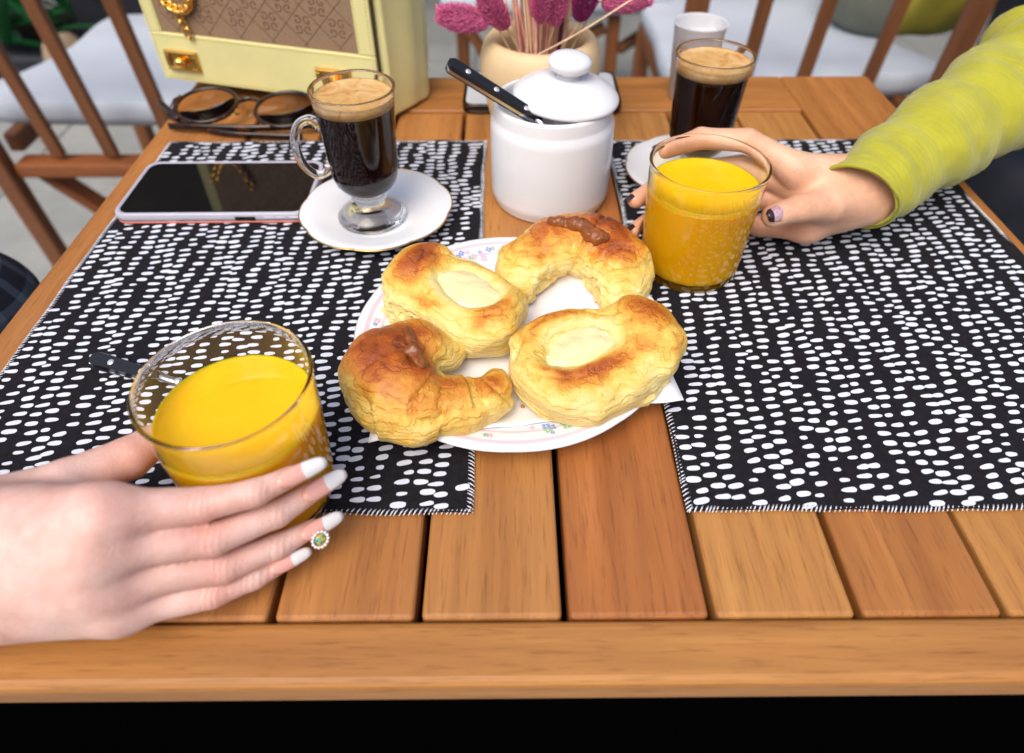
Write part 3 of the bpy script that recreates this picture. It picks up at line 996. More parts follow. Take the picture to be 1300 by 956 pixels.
M['stem_pink'] = plain('straw_stem_pink', srgb(232, 172, 158), .7, var=.25, nscale=90)
M['head_pink'] = plain('dyed_head_pink', srgb(222, 110, 156), .8, var=.5, nscale=500, bump=.3)
M['head_plum'] = plain('dyed_head_plum', srgb(146, 40, 106), .8, var=.35, nscale=500, bump=.3)
def seed_head(L, R, seed):
    r = random.Random(seed); V, Fc = [], []
    n = 950
    for k in range(n):
        t = (k + .5) / n; a = k * 2.39996
        rr = R * .82 * sin(pi * min(1, t * .93 + .05)) ** .6
        p = np.array([rr * cos(a), rr * sin(a), t * L])
        j_ = r.uniform(-.35, .35); d = np.array([cos(a + j_) * .75, sin(a + j_) * .75, .66 + r.uniform(-.3, .3)]); s = np.array([-sin(a), cos(a), 0.]); q = np.cross(d, s)
        l = r.uniform(.0036, .0070); wq = r.uniform(.00045, .00075)
        o = len(V)
        V += [p - d * .0012, p + s * wq + d * l * .35, p + q * wq + d * l * .35, p - s * wq + d * l * .35, p - q * wq + d * l * .35, p + d * l]
        for i in range(4):
            i2 = (i + 1) % 4
            Fc += [(o, o + 1 + i2, o + 1 + i), (o + 5, o + 1 + i, o + 1 + i2)]
    v2, f2 = tube([(0, 0, .0), (0, 0, L * .5), (0, 0, L * .93)], [R * .25, R * .38, R * .15], 8)
    return join([(V, Fc), (v2, f2)])
heads = [  # base of the head, direction, length, radius, colour
    ((-.0145, .606, .1155), (-.95, -.05, .16), .043, .0100, 'head_pink', 'dried flower with a pink head drooping towards the handbag'),
    ((.0000, .614, .1080), (-.50, -.25, .80), .042, .0092, 'head_pink', 'dried flower with a pink head leaning out of the pot above its drooping neighbour'),
    ((.0290, .600, .1170), (-.05, -.2, 1), .036, .0080, 'head_pink', 'dried flower with an upright pink head at the middle of the pot'),
    ((.0400, .604, .1130), (.10, -.1, 1), .038, .0078, 'head_pink', 'dried flower with an upright pink head beside a dark bare stem'),
    ((.0610, .606, .1165), (.24, -.1, 1), .036, .0088, 'head_plum', 'dried flower with a dark plum head'),
    ((.0800, .612, .1285), (.95, -.1, .15), .040, .0085, 'head_pink', 'dried flower with a pink head drooping towards the coffee mug by the plastic cup')]
base_pts = []
for k, (p, d, L, R, mt, lab) in enumerate(heads):
    root = empty('dried_flower', (.031 + (p[0] - .031) * .25, .633 + (p[1] - .633) * .1, T + .054), label=lab, cat='flower', group='dried flowers in the pot')
    o_ = np.array([root.location.x, root.location.y, root.location.z - T])
    dn = np.array(d) / np.linalg.norm(d)
    P = np.array(p)
    path = catmull([np.zeros(3), (P - o_) * np.array([.55, .5, .6]), P - o_ - dn * .004, P - o_ + dn * .005], 6)
    obj('stem', *tube(path, .0009, 6), M['stem'], root)
    hd = obj('flower_head', *seed_head(L, R, k), M[mt], root, tuple(P - o_), Vector(dn).to_track_quat('Z', 'Y').to_euler(), smooth=False)
rs = random.Random(9)
for k in range(84):
    a = rs.uniform(0, 2 * pi); r0 = rs.uniform(.002, .020); r1 = .035 * sqrt(rs.random()); H = rs.uniform(.10, .19)
    ax, ay = r0 * cos(a), r0 * sin(a)
    lx = r1 * cos(a) * (1 + H * 2); ly = r1 * sin(a) * .8
    path = catmull([(ax, ay, .054), (ax + (lx - ax) * .5, ay + (ly - ay) * .5, .054 + H * .5), (lx + rs.uniform(-.004, .004), ly, .054 + H)], 5)
    path = path - np.array([ax, ay, .054])
    pink = rs.random() < .38
    o = obj('dried_stalk', *tube(path, [.0011 if pink else .0008] * len(path), 6), M['stem_pink'] if pink else M['stem'], loc=(.031 + ax, .633 + ay, T + .054))
    tag(o, 'thin pinkish dried stalk among the stalks in the cream pot' if pink else 'thin straw coloured dried stalk among the stalks in the cream pot', 'stalk', 'pinkish stalks in the cream pot' if pink else 'straw stalks in the cream pot')
o = obj('dried_stalk', *tube(catmull([(0, 0, 0), (.048, -.012, .030), (.100, -.020, .066)], 8), .0008, 6), M['stem'], loc=(.012, .612, T + .078))
tag(o, 'long pale stalk slanting across the others out of the cream pot', 'stalk')
o = obj('dried_stalk', *tube(catmull([(0, 0, 0), (.004, -.004, .05), (.010, -.008, .13)], 8), .0017, 6), plain('dark_stalk', srgb(70, 28, 40), .7), loc=(.043, .618, T + .054))
tag(o, 'dark purple bare stalk standing in the cream pot', 'stalk')

# ------------------------------------------------------------------ phones
def rrect(w_, h_, r, n=8):
    P = []
    for cx_, cy_, a0 in ((w_ / 2 - r, h_ / 2 - r, 0), (-w_ / 2 + r, h_ / 2 - r, 90), (-w_ / 2 + r, -h_ / 2 + r, 180), (w_ / 2 - r, -h_ / 2 + r, 270)):
        for k in range(n + 1):
            a = radians(a0 + 90 * k / n)
            P.append((cx_ + r * cos(a), cy_ + r * sin(a)))
    return P
def slab_mesh(layers):
    """stack of same-length outlines [(pts, z)] closed at both ends"""
    V, Fc = [], []
    n = len(layers[0][0])
    for pts, z in layers:
        V += [(x, y, z) for x, y in pts]
    for i in range(len(layers) - 1):
        for k in range(n):
            k2 = (k + 1) % n
            Fc.append((i * n + k, i * n + k2, (i + 1) * n + k2, (i + 1) * n + k))
    Fc.append(tuple(range(n))[::-1]); Fc.append(tuple((len(layers) - 1) * n + k for k in range(n)))
    return V, Fc
def phone(loc, rot, w_, h_, case_m, edge_m, face_m, label):
    root = empty('mobile_phone', loc, (0, 0, rot), label=label, cat='phone')
    R_ = lambda d: rrect(w_ - 2 * d, h_ - 2 * d, .011 - d * .5)
    obj('case_back', *slab_mesh([(R_(.0012), 0), (R_(.0002), .0008), (R_(0), .0026)]), edge_m, root)
    obj('case_rim', *slab_mesh([(R_(.0), .00265), (R_(-.0002), .005), (R_(.0), .0085), (R_(.0010), .0096), (R_(.0026), .0097), (R_(.0032), .0090)]), case_m, root)
    obj('screen', *slab_mesh([(R_(.0036), .0088), (R_(.0036), .0092), (R_(.0042), .0094)]), face_m, root, smooth=False)
    return root
M['case_grey'] = plain('frosted_case', srgb(186, 184, 198), .35, var=.03)
M['case_coral'] = plain('coral_edge', srgb(246, 138, 118), .4, var=.04)
M['screen'] = plain('black_screen', (.004, .004, .005, 1), .03, var=.1)
ph = phone((-.2440, .5185, T + .0015), radians(.3), .1590, .087, M['case_grey'], M['case_coral'], M['screen'], 'mobile phone with dark screen in a grey case with a coral edge')
box('button_cutout', (.0165, .0008, .0042), (0, 0, 0), M['black_plastic'], ph, (.029, -.04375, .0052), bev=.0003, segs=1)
for x in (.048, .058, .069):
    box('side_key', (.0075, .0010, .0020), (0, 0, 0), M['case_grey'], ph, (x, -.0437, .0056), bev=.0004, segs=1)
m = NT('tortoise_shell')
v = m.coords()
m.base(m.ramp(m.noise(v, 85, 4, .6, 1.0), [(.45, (.008, .003, .002, 1)), (.62, (.045, .011, .004, 1)), (.78, (.20, .06, .015, 1))]))
m.set(Roughness=.12)
M['tortoise'] = m.m
ph2 = phone((.037, .7200, T + .0004), radians(-1), .166, .088, M['tortoise'], M['tortoise'], plain('sky_sheen_phone_glass', (.62, .64, .68, 1), .08, var=.03), 'mobile phone with sky sheen painted on its pale face in a tortoiseshell case behind the flower pot')  # sky reflection in the glass is put into this pale base colour
box('camera_window', (.012, .030, .0006), (0, 0, 0), M['black_plastic'], ph2, (-.062, .016, .0096), bev=.0002, segs=1)

# ------------------------------------------------------------------ small plastic cup
M['pp'] = plain('cloudy_plastic', (.90, .91, .93, 1), .3, var=.02, Transmission_Weight=.45, IOR=1.2)
cup = empty('plastic_cup', (.1965, .7190, T), label='small clear plastic cup filled with white sweetener sachets', cat='cup')
lathe_obj('cup_wall', [(0, 0), (.0205, 0), (.0215, .001), (.0262, .0760), (.0275, .0765), (.0275, .0775), (.0258, .0775), (.0253, .0760), (.0208, .0016), (0, .0014)], M['pp'], cup, n=64)
for k in range(5):
    box('paper_sachet', (.030, .0016, .062), (0, 0, .033), M['napkin'], cup, ((k - 2) * .0012, (k - 2) * .0056, .0025), (0, radians((k - 2) * 2.0), radians(6 * k - 12)), bev=.0005, segs=1)

# ------------------------------------------------------------------ eyeglasses
M['lens'] = glass_mat('lens_glass', (.93, .90, .84, 1), 0, 1.1)
eg = empty('eyeglasses', (-.2620, .6600, T), (0, 0, radians(-7)), label='folded tortoiseshell eyeglasses in front of the yellow handbag', cat='eyeglasses')
tilt = radians(13)
def eg_pt(x, y):            # lens plane tips up at the back
    return (x, y * cos(tilt), .0165 + y * sin(tilt))
for s in (-1, 1):
    ring = [eg_pt(s * .0415 + .0305 * cos(t), .0265 * sin(t)) for t in np.linspace(0, 2 * pi, 41)]
    obj('lens_rim', *tube(ring, .0022, 10, caps=False), M['tortoise'], eg)
    V = [eg_pt(s * .0415 + .0295 * cos(t), .0255 * sin(t)) for t in np.linspace(0, 2 * pi, 41)[:-1]]
    V2 = [(x, y - .0003, z + .0008) for x, y, z in V]
    Fc = [tuple(range(40))]
    o = obj('lens', V2 , Fc, M['lens'], eg)
    so = o.modifiers.new('thick', 'SOLIDIFY'); so.thickness = .0012
obj('bridge', *tube(catmull([eg_pt(-.0110, .008), eg_pt(-.004, .013), eg_pt(.004, .013), eg_pt(.0110, .008)], 6), .0025, 10), M['tortoise'], eg)
for s in (-1, 1):
    obj('nose_pad', *tube([eg_pt(s * .0085, -.004), eg_pt(s * .0065, -.010)], [.0022, .0026], 8), M['lens'], eg)
    obj('hinge', *tube([eg_pt(s * .0715, .010), eg_pt(s * .0750, .004), (s * .0750, -.016, .0100)], [.0030, .0034, .0034], 10), M['tortoise'], eg)
obj('temple_arm', *tube(catmull([(.0750, -.0160, .0095), (.02, -.0275, .0085), (-.035, -.0300, .0078), (-.070, -.0290, .0062)], 8), .0024, 10, flat=1.5), M['tortoise'], eg)
obj('temple_arm', *tube(catmull([(-.0750, -.0160, .0095), (-.02, -.0320, .0042), (.035, -.0330, .0040), (.066, -.0310, .0040)], 8), .0023, 10, flat=1.5), M['tortoise'], eg)
obj('temple_tip', *tube(catmull([(-.062, -.022, .010), (-.078, -.010, .014), (-.094, .004, .016)], 6), [.0028] * 12 + [.0022], 10, flat=1.3), M['tortoise'], eg)

# ------------------------------------------------------------------ handbag
M['leather'] = plain('yellow_leather', srgb(228, 221, 156), .45, var=.04, nscale=30, bump=.2)
M['canvas'] = plain('brown_canvas', srgb(150, 122, 96), .75, var=.1, nscale=500, bump=.3)
M['canvas_print'] = plain('brown_print', srgb(104, 78, 58), .75, var=.1, nscale=300)
M['edge_paint'] = plain('dark_edge_paint', srgb(70, 62, 44), .5)
M['thread_y'] = plain('yellow_thread', srgb(196, 186, 100), .7)
BA = math.atan2(.6625 - .734, -.1242 + .3645)
bag = empty('handbag', (-.2444, .6985, T), (radians(0), 0, BA), label='pale yellow leather handbag with brown monogram canvas and gold turn locks', cat='handbag')
BW, BH, BD = .252, .185, .108
def bpart(name, sx_, sy_, sz_, x, y, z, mat, bev=.003, parent=None):
    return box(name, (sx_, sy_, sz_), (0, 0, 0), mat, parent or bag, (x, y, z), bev=bev, segs=3)
bpart('body', BW - .018, BD - .012, BH - .010, .0, BD / 2 + .004, BH / 2 + .004, M['canvas'], .008)
# front flap: canvas panel framed by leather
flap = bpart('flap', BW - .004, .006, BH - .020, 0, .0, .018 + (BH - .020) / 2, M['edge_paint'], .0015)
zb = .067
def fl(name, x0, x1, z0, z1, y, th, mat, bev=.0012):
    return box(name, (x1 - x0, th, z1 - z0), (0, 0, 0), mat, bag, ((x0 + x1) / 2, y, (z0 + z1) / 2), bev=bev, segs=2)
fl('canvas_panel', -BW / 2 + .016, BW / 2 - .018, zb, BH - .004, -.0036, .0016, M['canvas'], .0004)
fl('leather_band', -BW / 2, BW / 2, .0175, zb - .0002, -.0042, .0038, M['leather'])
fl('leather_border', -BW / 2, -BW / 2 + .0155, zb, BH, -.0042, .0036, M['leather'])
fl('leather_border', BW / 2 - .0175, BW / 2, zb, BH, -.0042, .0036, M['leather'])
parts = []
def dash(p, q):
    p, q = np.array(p), np.array(q); n = int(np.linalg.norm(q - p) / .0036)
    for k in range(n):
        a = p + (q - p) * (k + .15) / n; b = p + (q - p) * (k + .75) / n
        parts.append(tube([a, b], .00038, 5))
dash((-BW / 2 + .004, -.0062, .021), (BW / 2 - .004, -.0062, .021)); dash((-BW / 2 + .004, -.0062, zb - .003), (BW / 2 - .004, -.0062, zb - .003))
dash((BW / 2 - .0155, -.0061, zb + .003), (BW / 2 - .0155, -.0061, BH)); dash((BW / 2 - .003, -.0061, .022), (BW / 2 - .003, -.0061, BH)); dash((-BW / 2 + .003, -.0061, .022), (-BW / 2 + .003, -.0061, BH)); dash((-BW / 2 + .0135, -.0061, zb + .003), (-BW / 2 + .0135, -.0061, BH))
tag(obj('stitching', *join(parts), M['thread_y'], bag), kind='stuff')
# monogram print: diamonds, each with four small letters turned about its centre
fc = bpy.data.curves.new('monogram', 'FONT'); fc.body = 'G'; fc.size = .0105; fc.align_x = 'CENTER'; fc.align_y = 'CENTER'
to = bpy.data.objects.new('monogram', fc); COL.objects.link(to)
dg = bpy.context.evaluated_depsgraph_get()
gm = bpy.data.meshes.new_from_object(to.evaluated_get(dg))
gV = [tuple(v.co) for v in gm.vertices]; gF = [tuple(p.vertices) for p in gm.polygons]
bpy.data.objects.remove(to)
parts = []
x0, x1 = -BW / 2 + .017, BW / 2 - .019
dx_, dz_ = .036, .036
yy = -.00455
for ix in range(-5, 6):
    for iz in range(0, 8):
        cx_, cz_ = (ix + (.5 if iz % 2 else 0)) * dx_, zb + .004 + iz * dz_ / 2
        if cz_ > BH - .01 or cz_ < zb + .008 or cx_ - .010 < x0 or cx_ + .010 > x1:
            continue
        for k in range(4):
            ox, oz = (.0043 if k in (0, 3) else -.0043), (.0043 if k < 2 else -.0043)
            sgx, sgz = (-1 if k in (1, 2) else 1), (-1 if k > 1 else 1)
            V = [(cx_ + ox + gx * sgx, yy, cz_ + oz + gy * sgz) for gx, gy, _ in gV]
            parts.append((V, gF))
def clipline(p, q):
    P = [np.array(p) + (np.array(q) - np.array(p)) * t for t in np.linspace(0, 1, 90)]
    run = [r for r in P if x0 <= r[0] <= x1 and zb + .0005 <= r[1] <= BH - .006]
    if len(run) > 1:
        a, b = run[0], run[-1]; d = (b - a) / np.linalg.norm(b - a); n_ = np.array([-d[1], d[0]]) * .00035
        parts.append(([(c[0], yy, c[1]) for c in (a - n_, b - n_, b + n_, a + n_)], [(0, 1, 2, 3)]))
for k in range(-12, 13):
    c = (k + .5) * dx_ 
    clipline((c - .2, zb + .004 - .2), (c + .2, zb + .004 + .2)); clipline((c - .2, zb + .004 + .2), (c + .2, zb + .004 - .2))
obj('monogram_print', *join(parts), M['canvas_print'], bag, smooth=False)
def turnlock(x, z):
    pl = fl('lock_plate', x - .0195, x + .0195, z - .0105, z + .0105, -.0072, .0024, M['gold'], .001)
    fr = [(-.0185, .0185, .0065, .0095), (-.0185, .0185, -.0095, -.0065), (-.0185, -.0135, -.0063, .0063), (.0135, .0185, -.0063, .0063)]
    for a, b, c, d in fr:
        box('plate_frame', (b - a, .002, d - c), (0, 0, 0), M['gold'], pl, ((a + b) / 2, -.0023, (c + d) / 2), bev=.0005, segs=1)
    obj('turn_bar', *tube([(-.0065, -.0048, -.001), (0, -.0062, .001), (.0065, -.0048, -.001)], [.0034, .0048, .0034], 12), M['gold'], pl)
turnlock(-BW / 2 + .031, .040)
turnlock(BW / 2 - .047, .0405)
# side gusset of soft leather
G, lo, h = grid((BW / 2 - .012, -.004, -.002), (BW / 2 + .036, BD + .02, BH + .01), .002)
X, Y, Z = G
bul = .012 + .014 * np.sin(np.clip(Y / BD, 0, 1) * pi) ** 2 * (1 + .12 * np.sin(Z * 22 + 1)) - .0025 * np.exp(-((Y - BD * .42 - Z * .12) / .012) ** 2)
f1 = np.maximum.reduce([np.abs(X - BW / 2 + .004) - bul, -(Y - .003), Y - BD - .004, .002 - Z, Z - BH]) + .0004 * np.sin(Z * 70 + Y * 60)
f1 = smax(f1, Y - BD - .004 + (.03 - np.minimum(Z, .03)) * .5, .008)
me, V = net_mesh('gusset', f1, lo, h, 4)
link('gusset', me, M['leather'], bag)
obj('piping', *tube(catmull([(BW / 2 + .0005, .001, BH), (BW / 2 + .0005, .0005, .10), (BW / 2 + .0005, .0010, .03), (BW / 2 + .0015, .012, .004), (BW / 2 + .004, .03, .002)], 8), .0011, 8), M['edge_paint'], bag)
# chain hanging on the flap
lk = lambda: [(.0052 * cos(t), .0036 * sin(t), 0) for t in np.linspace(0, 2 * pi, 17)]
chain_pts = catmull([(-.105, -.009, .122), (-.092, -.009, .100), (-.080, -.009, .0925), (-.066, -.009, .097), (-.055, -.009, .122)], 5)
drop = [(-.080, -.009, .086), (-.078, -.009, .078), (-.0765, -.009, .070)]
ch_me = mesh('chain_link', *tube(lk(), .0013, 8, caps=False))
for k, p in enumerate(list(chain_pts) + drop):
    P2 = list(chain_pts) + drop
    d = np.array(P2[min(k + 1, len(P2) - 1)]) - np.array(P2[max(k - 1, 0)])
    o = link('chain_link', ch_me, None, bag, tuple(p), (radians(90 if k % 2 else 20), -math.atan2(d[2], d[0]), 0))
    if k == 0:
        ch_me.materials.append(M['gold'])

#@@PEOPLE
# ------------------------------------------------------------------ hands
def nail(root, tip, direc, up, L, Wd, mats, split=.55, curve=.45, name='nail'):
    d = np.array(direc, float); d /= np.linalg.norm(d)
    u = np.array(up, float); u = u - d * (u @ d); u /= np.linalg.norm(u)
    s = np.cross(d, u)
    nu, nv = 8, 10
    V, Fc = [], []
    for j in range(nv + 1):
        t = j / nv
        wv = Wd / 2 * (1 - .10 * abs(t - .4) - .26 * t * t) * (1 if t < .82 else 1 - .45 * ((t - .82) / .18) ** 2) * (.82 + .18 * min(1, t / .2))
        for i in range(nu + 1):
            q = (i / nu - .5) * 2
            base_cut = .12 * L * (q * q) * (1 - t)
            V.append(np.array(tip) + d * (t * L - L * .55 + base_cut) + s * q * wv - u * (q * q * wv * curve) - u * (.0009 * (t - .45) ** 2 * 4))
    Fc = [(j * (nu + 1) + i, j * (nu + 1) + i + 1, (j + 1) * (nu + 1) + i + 1, (j + 1) * (nu + 1) + i) for j in range(nv) for i in range(nu)]
    o = obj(name, V, Fc, mats, root)
    for k, p in enumerate(o.data.polygons):
        if (k // nu) / nv >= split and len(mats) > 1:
            p.material_index = 1
    so = o.modifiers.new('thick', 'SOLIDIFY'); so.thickness = .0009; so.offset = 0
    return o

def hand_mesh(fingers, palm, arm, lo, hi, h=.0013, floor=.0010, glass=None, kpalm=.018, kfing=.0009, extra=None):
    G, lo, h = grid(lo, hi, h)
    pf = None
    for a, b, ra, rb in palm:
        d = cone(G, a, b, ra, rb)
        pf = d if pf is None else smin(pf, d, kpalm)
    for a, b, ra, rb in arm:
        pf = smin(pf, cone(G, a, b, ra, rb), .02)
    ff = None
    for J, R in fingers:
        f = None
        P = [np.array(j, float) for j in J]
        for i in range(len(P) - 1):
            d = cone(G, P[i], P[i + 1], R[i], R[i + 1])
            f = d if f is None else smin(f, d, .0022)
        ff = f if ff is None else smin(ff, f, kfing)
    fld = smin(pf, ff, .009)
    fld = fld + .00025 * np.sin(G[0] * 210) * np.sin(G[1] * 190) * np.sin(G[2] * 230)
    if extra is not None:
        fld = extra(G, fld)
    if glass is not None:                        # skin flattens where it presses the glass
        gx, gy, gr = glass
        fld = smax(fld, (gr - np.sqrt((G[0] - gx) ** 2 + (G[1] - gy) ** 2)), .0015)
    fld = smax(fld, floor - G[2], .002)
    return net_mesh('body', fld, lo, h, 3)

def flush_attr(me, V, pts, joints=()):
    f = np.zeros(len(V))
    for c, r, a in pts:
        f += a * np.exp(-(((V - np.array(c)) / r) ** 2).sum(1))
    set_attr(me, 'flush', np.clip(f, 0, 1))
    j = np.zeros(len(V))
    for F_ in joints:
        for p in F_[1:3]:
            j = np.maximum(j, np.exp(-(((V - np.array(p)) ** 2).sum(1) / .0090 ** 2) ** 2))
    set_attr(me, 'joint', j)

# --- pale hand with white tipped nails (joints measured from the table top)
idx = [(-.1690, .1565, .073), (-.1345, .1675, .0620), (-.1130, .1735, .0620), (-.0985, .1838, .0605)]
mid = [(-.1745, .1465, .062), (-.1325, .1595, .0465), (-.1085, .1750, .0425), (-.0930, .1895, .0405)]
rin = [(-.1760, .1400, .046), (-.1305, .1550, .0305), (-.1115, .1680, .0245), (-.0965, .1800, .0215)]
pin = [(-.1715, .1365, .028), (-.1360, .1475, .0200), (-.1205, .1570, .0165), (-.1100, .1650, .0145)]
thu = [(-.250, .170, .046), (-.2080, .1870, .050), (-.1880, .2060, .0445), (-.1745, .2290, .0400)]
wr = (-.262, .146, .046)
me, V = hand_mesh(
    [(idx, [.0102, .0077, .0065, .0050]), (mid, [.0102, .0078, .0066, .0050]), (rin, [.0098, .0074, .0062, .0048]), (pin, [.0090, .0066, .0056, .0044]), (thu, [.0150, .0118, .0105, .0075])],
    [((-.250, .158, .056), idx[0], .019, .0122), ((-.253, .149, .050), mid[0], .020, .0125), ((-.254, .142, .042), rin[0], .019, .0118), ((-.252, .138, .033), pin[0], .018, .0108),
     ((-.255, .158, .040), (-.195, .172, .050), .020, .013), ((-.225, .155, .040), (-.185, .160, .048), .018, .012)],
    [(wr, (-.36, .150, .040), .025, .031)], (-.40, .09, -.004), (-.075, .26, .10), glass=(GL[0], GL[1], .0402))
flush_attr(me, V, [(p[1], .010, .35) for p in (idx, mid, rin, pin)] + [(p[3], .009, .4) for p in (idx, mid, rin, pin)] + [(p[0], .012, .22) for p in (idx, mid, rin, pin)] + [(thu[2], .012, .6), (thu[3], .012, .6), ((-.175, .16, .055), .016, .1)], (idx, mid, rin, pin, thu))
per1 = empty('person', (-.36, .15, 0), label='person with a bare pale forearm and long white tipped nails, gripping a glass of juice', cat='person')
def to_parent(o, root):
    o.parent = root
    o.location = (-root.location.x, -root.location.y, T - root.location.z)
to_parent(link('body', me, M['skin_pale']), per1)
NP = [M['nail_pink'], M['nail_white']]
for P, up, Wd, L in ((idx, (-.12, -.75, .62), .0092, .0215), (mid, (-.05, -.72, .66), .0096, .0215), (rin, (.1, -.72, .66), .0088, .0205), (pin, (.1, -.66, .72), .0076, .0190)):
    a, b = np.array(P[2]), np.array(P[3])
    d = (b - a) / np.linalg.norm(b - a)
    u = np.array(up); u = u - d * (u @ d); u /= np.linalg.norm(u)
    o = nail(None, b + u * .0061 + d * .0045, d + u * -.10, u, L * 1.12, Wd * .92, NP, .48)
    to_parent(o, per1)
# round jewelled ornament on the ring finger nail
a, b = np.array(rin[2]), np.array(rin[3]); d = (b - a) / np.linalg.norm(b - a); u = np.array((.35, -.72, .50)); u = u - d * (u @ d); u /= np.linalg.norm(u)
jw = empty('nail_jewel', label='small round jewel of clear stones stuck on the pale ring finger nail', cat='jewel')
jc = b + d * .0035 + u * .0070 + np.array([-.0025, -.0038, -.0030])
jw.location = (jc[0], jc[1], jc[2] + T); jw.rotation_euler = Vector(u).to_track_quat('Z', 'Y').to_euler()
lathe_obj('jewel_base', [(0, 0), (.0042, 0), (.0045, .0006), (.0030, .0012), (0, .0012)], M['gold'], jw, n=24)
mj = NT('enamel_flower'); v = mj.coords()
mj.base(mj.ramp(mj.noise(v, 520, 2, .5), [(.35, (.03, .30, .45, 1)), (.47, (.20, .45, .12, 1)), (.55, (.85, .55, .05, 1)), (.68, (.85, .25, .05, 1))])); mj.set(Roughness=.15)
lathe_obj('enamel', [(0, .0022), (.0016, .0020), (.0026, .0014), (.0028, .0010), (0, .0010)], mj.m, jw, n=20)
st_me = None
for k in range(14):
    if st_me is None:
        st_me = lathe([(0, .0016), (.0005, .0015), (.0009, .0010), (.0009, .0004), (0, .0004)], 8); st_me.materials.append(plain('crystal', (.9, .9, .92, 1), .08, .5))
    o = link('crystal', st_me, None, jw, (.0039 * cos(k * pi / 7), .0039 * sin(k * pi / 7), .0003))

# --- hand of the lime sleeved arm
idx = [(.2130, .4500, .0640), (.1780, .4655, .0790), (.1440, .4700, .0785), (.1160, .4600, .0745)]
mid = [(.2210, .4510, .0480), (.1800, .4720, .0540), (.1310, .4680, .0520), (.0955, .4400, .0445)]
rin = [(.2270, .4440, .0330), (.1870, .4680, .0330), (.1330, .4650, .0290), (.0965, .4330, .0220)]
pin = [(.2300, .4370, .0205), (.1980, .4480, .0150), (.1780, .4600, .0130), (.1620, .4690, .0120)]
thu = [(.2620, .4400, .0480), (.2330, .4235, .0500), (.2080, .4150, .0530), (.1870, .4080, .0510)]
wr = (.2800, .4510, .0500)
me, V = hand_mesh(
    [(idx, [.0108, .0086, .0078, .0064]), (mid, [.0108, .0088, .0078, .0063]), (rin, [.0102, .0084, .0074, .0060]), (pin, [.0095, .0078, .0068, .0056]), (thu, [.0125, .0112, .0100, .0080])],
    [((.268, .453, .0575), idx[0], .0135, .0112), ((.270, .451, .0520), mid[0], .0140, .0114), ((.270, .446, .0450), rin[0], .0135, .0110), ((.266, .440, .0390), pin[0], .0130, .0102), (wr, (.238, .434, .044), .0160, .0125)],
    [(wr, (.36, .515, .067), .0175, .0205)], (.085, .375, -.004), (.40, .55, .115), glass=(GR[0], GR[1], .0402))
flush_attr(me, V, [(p[3], .010, .35) for p in (idx, mid, rin)] + [(p[2], .012, .2) for p in (idx, mid, rin)] + [((.215, .425, .025), .02, .25), (thu[3], .010, .2)], (idx, mid, rin, pin, thu))
per2 = empty('person', (.50, .62, 0), label='person in a lime green sweater and dark trousers reaching for a glass of juice', cat='person')
to_parent(link('body', me, M['skin_warm']), per2)
for P, up in ((idx, (-.2, .25, .9)), (mid, (-.55, .05, .7)), (rin, (-.55, .0, .7))):
    a, b = np.array(P[2]), np.array(P[3]); d = (b - a) / np.linalg.norm(b - a)
    u = np.array(up); u = u - d * (u @ d); u /= np.linalg.norm(u)
    to_parent(nail(None, b + u * .0056 + d * .004, d, u, .0115, .0076, [M['nail_dark']]), per2)
a, b = np.array(thu[2]), np.array(thu[3]); d = (b - a) / np.linalg.norm(b - a); u = np.array((.0, -.70, .72)); u = u - d * (u @ d); u /= np.linalg.norm(u)
o = nail(None, b + u * .0080 + d * .0012, d, u, .0150, .0112, [M['nail_glitter'], M['nail_dark']], .66)
to_parent(o, per2)
# knitted sleeve
M['knit'] = None
m = NT('lime_knit')
v = m.coords()
wv = m.n("ShaderNodeTexWave", wave_type='BANDS', bands_direction='X'); m.l(m.coords((1, .75, .1)), wv.inputs['Vector']); wv.inputs['Scale'].default_value = 210; wv.inputs['Distortion'].default_value = 1.5
f = m.noise(v, 35, 4)
m.base(m.ramp(f, [(.3, srgb(164, 160, 32)), (.7, srgb(184, 180, 46))]))
m.set(Roughness=.85)
m.b.inputs['Sheen Weight'].default_value = .25
ra = m.n("ShaderNodeAttribute", attribute_name='run')
ribs = m.math('SINE', m.math('MULTIPLY', m.math('ADD', ra.outputs['Fac'], m.math('MULTIPLY', m.noise(v, 40, 2), .003)), 2 * pi / .0042))
m.bump(m.math('ADD', m.math('MULTIPLY', ribs, .34), m.noise(v, 900, 3)), .45, .0009)
M['knit'] = m.m
path = catmull([(.2540, .4330, .0500), (.2740, .4480, .0530), (.325, .488, .0610), (.385, .532, .0690), (.440, .575, .0770), (.500, .618, .0890), (.58, .66, .112), (.70, .72, .155)], 16)
rad = np.interp(np.linspace(0, 1, len(path)), [0, .05, .16, .30, .45, .58, .66, .75, 1], [.0282, .0288, .0306, .0365, .0418, .0465, .0485, .050, .060])
tg, N, B = frames(path)
V, Fc = [], []
n = 72
SN = vnoise(np.array([path[i] * 1.6 + .03 * np.array([cos(2 * pi * k / n), sin(2 * pi * k / n), 0]) for i in range(len(path)) for k in range(n)]), 60, 3, 3)
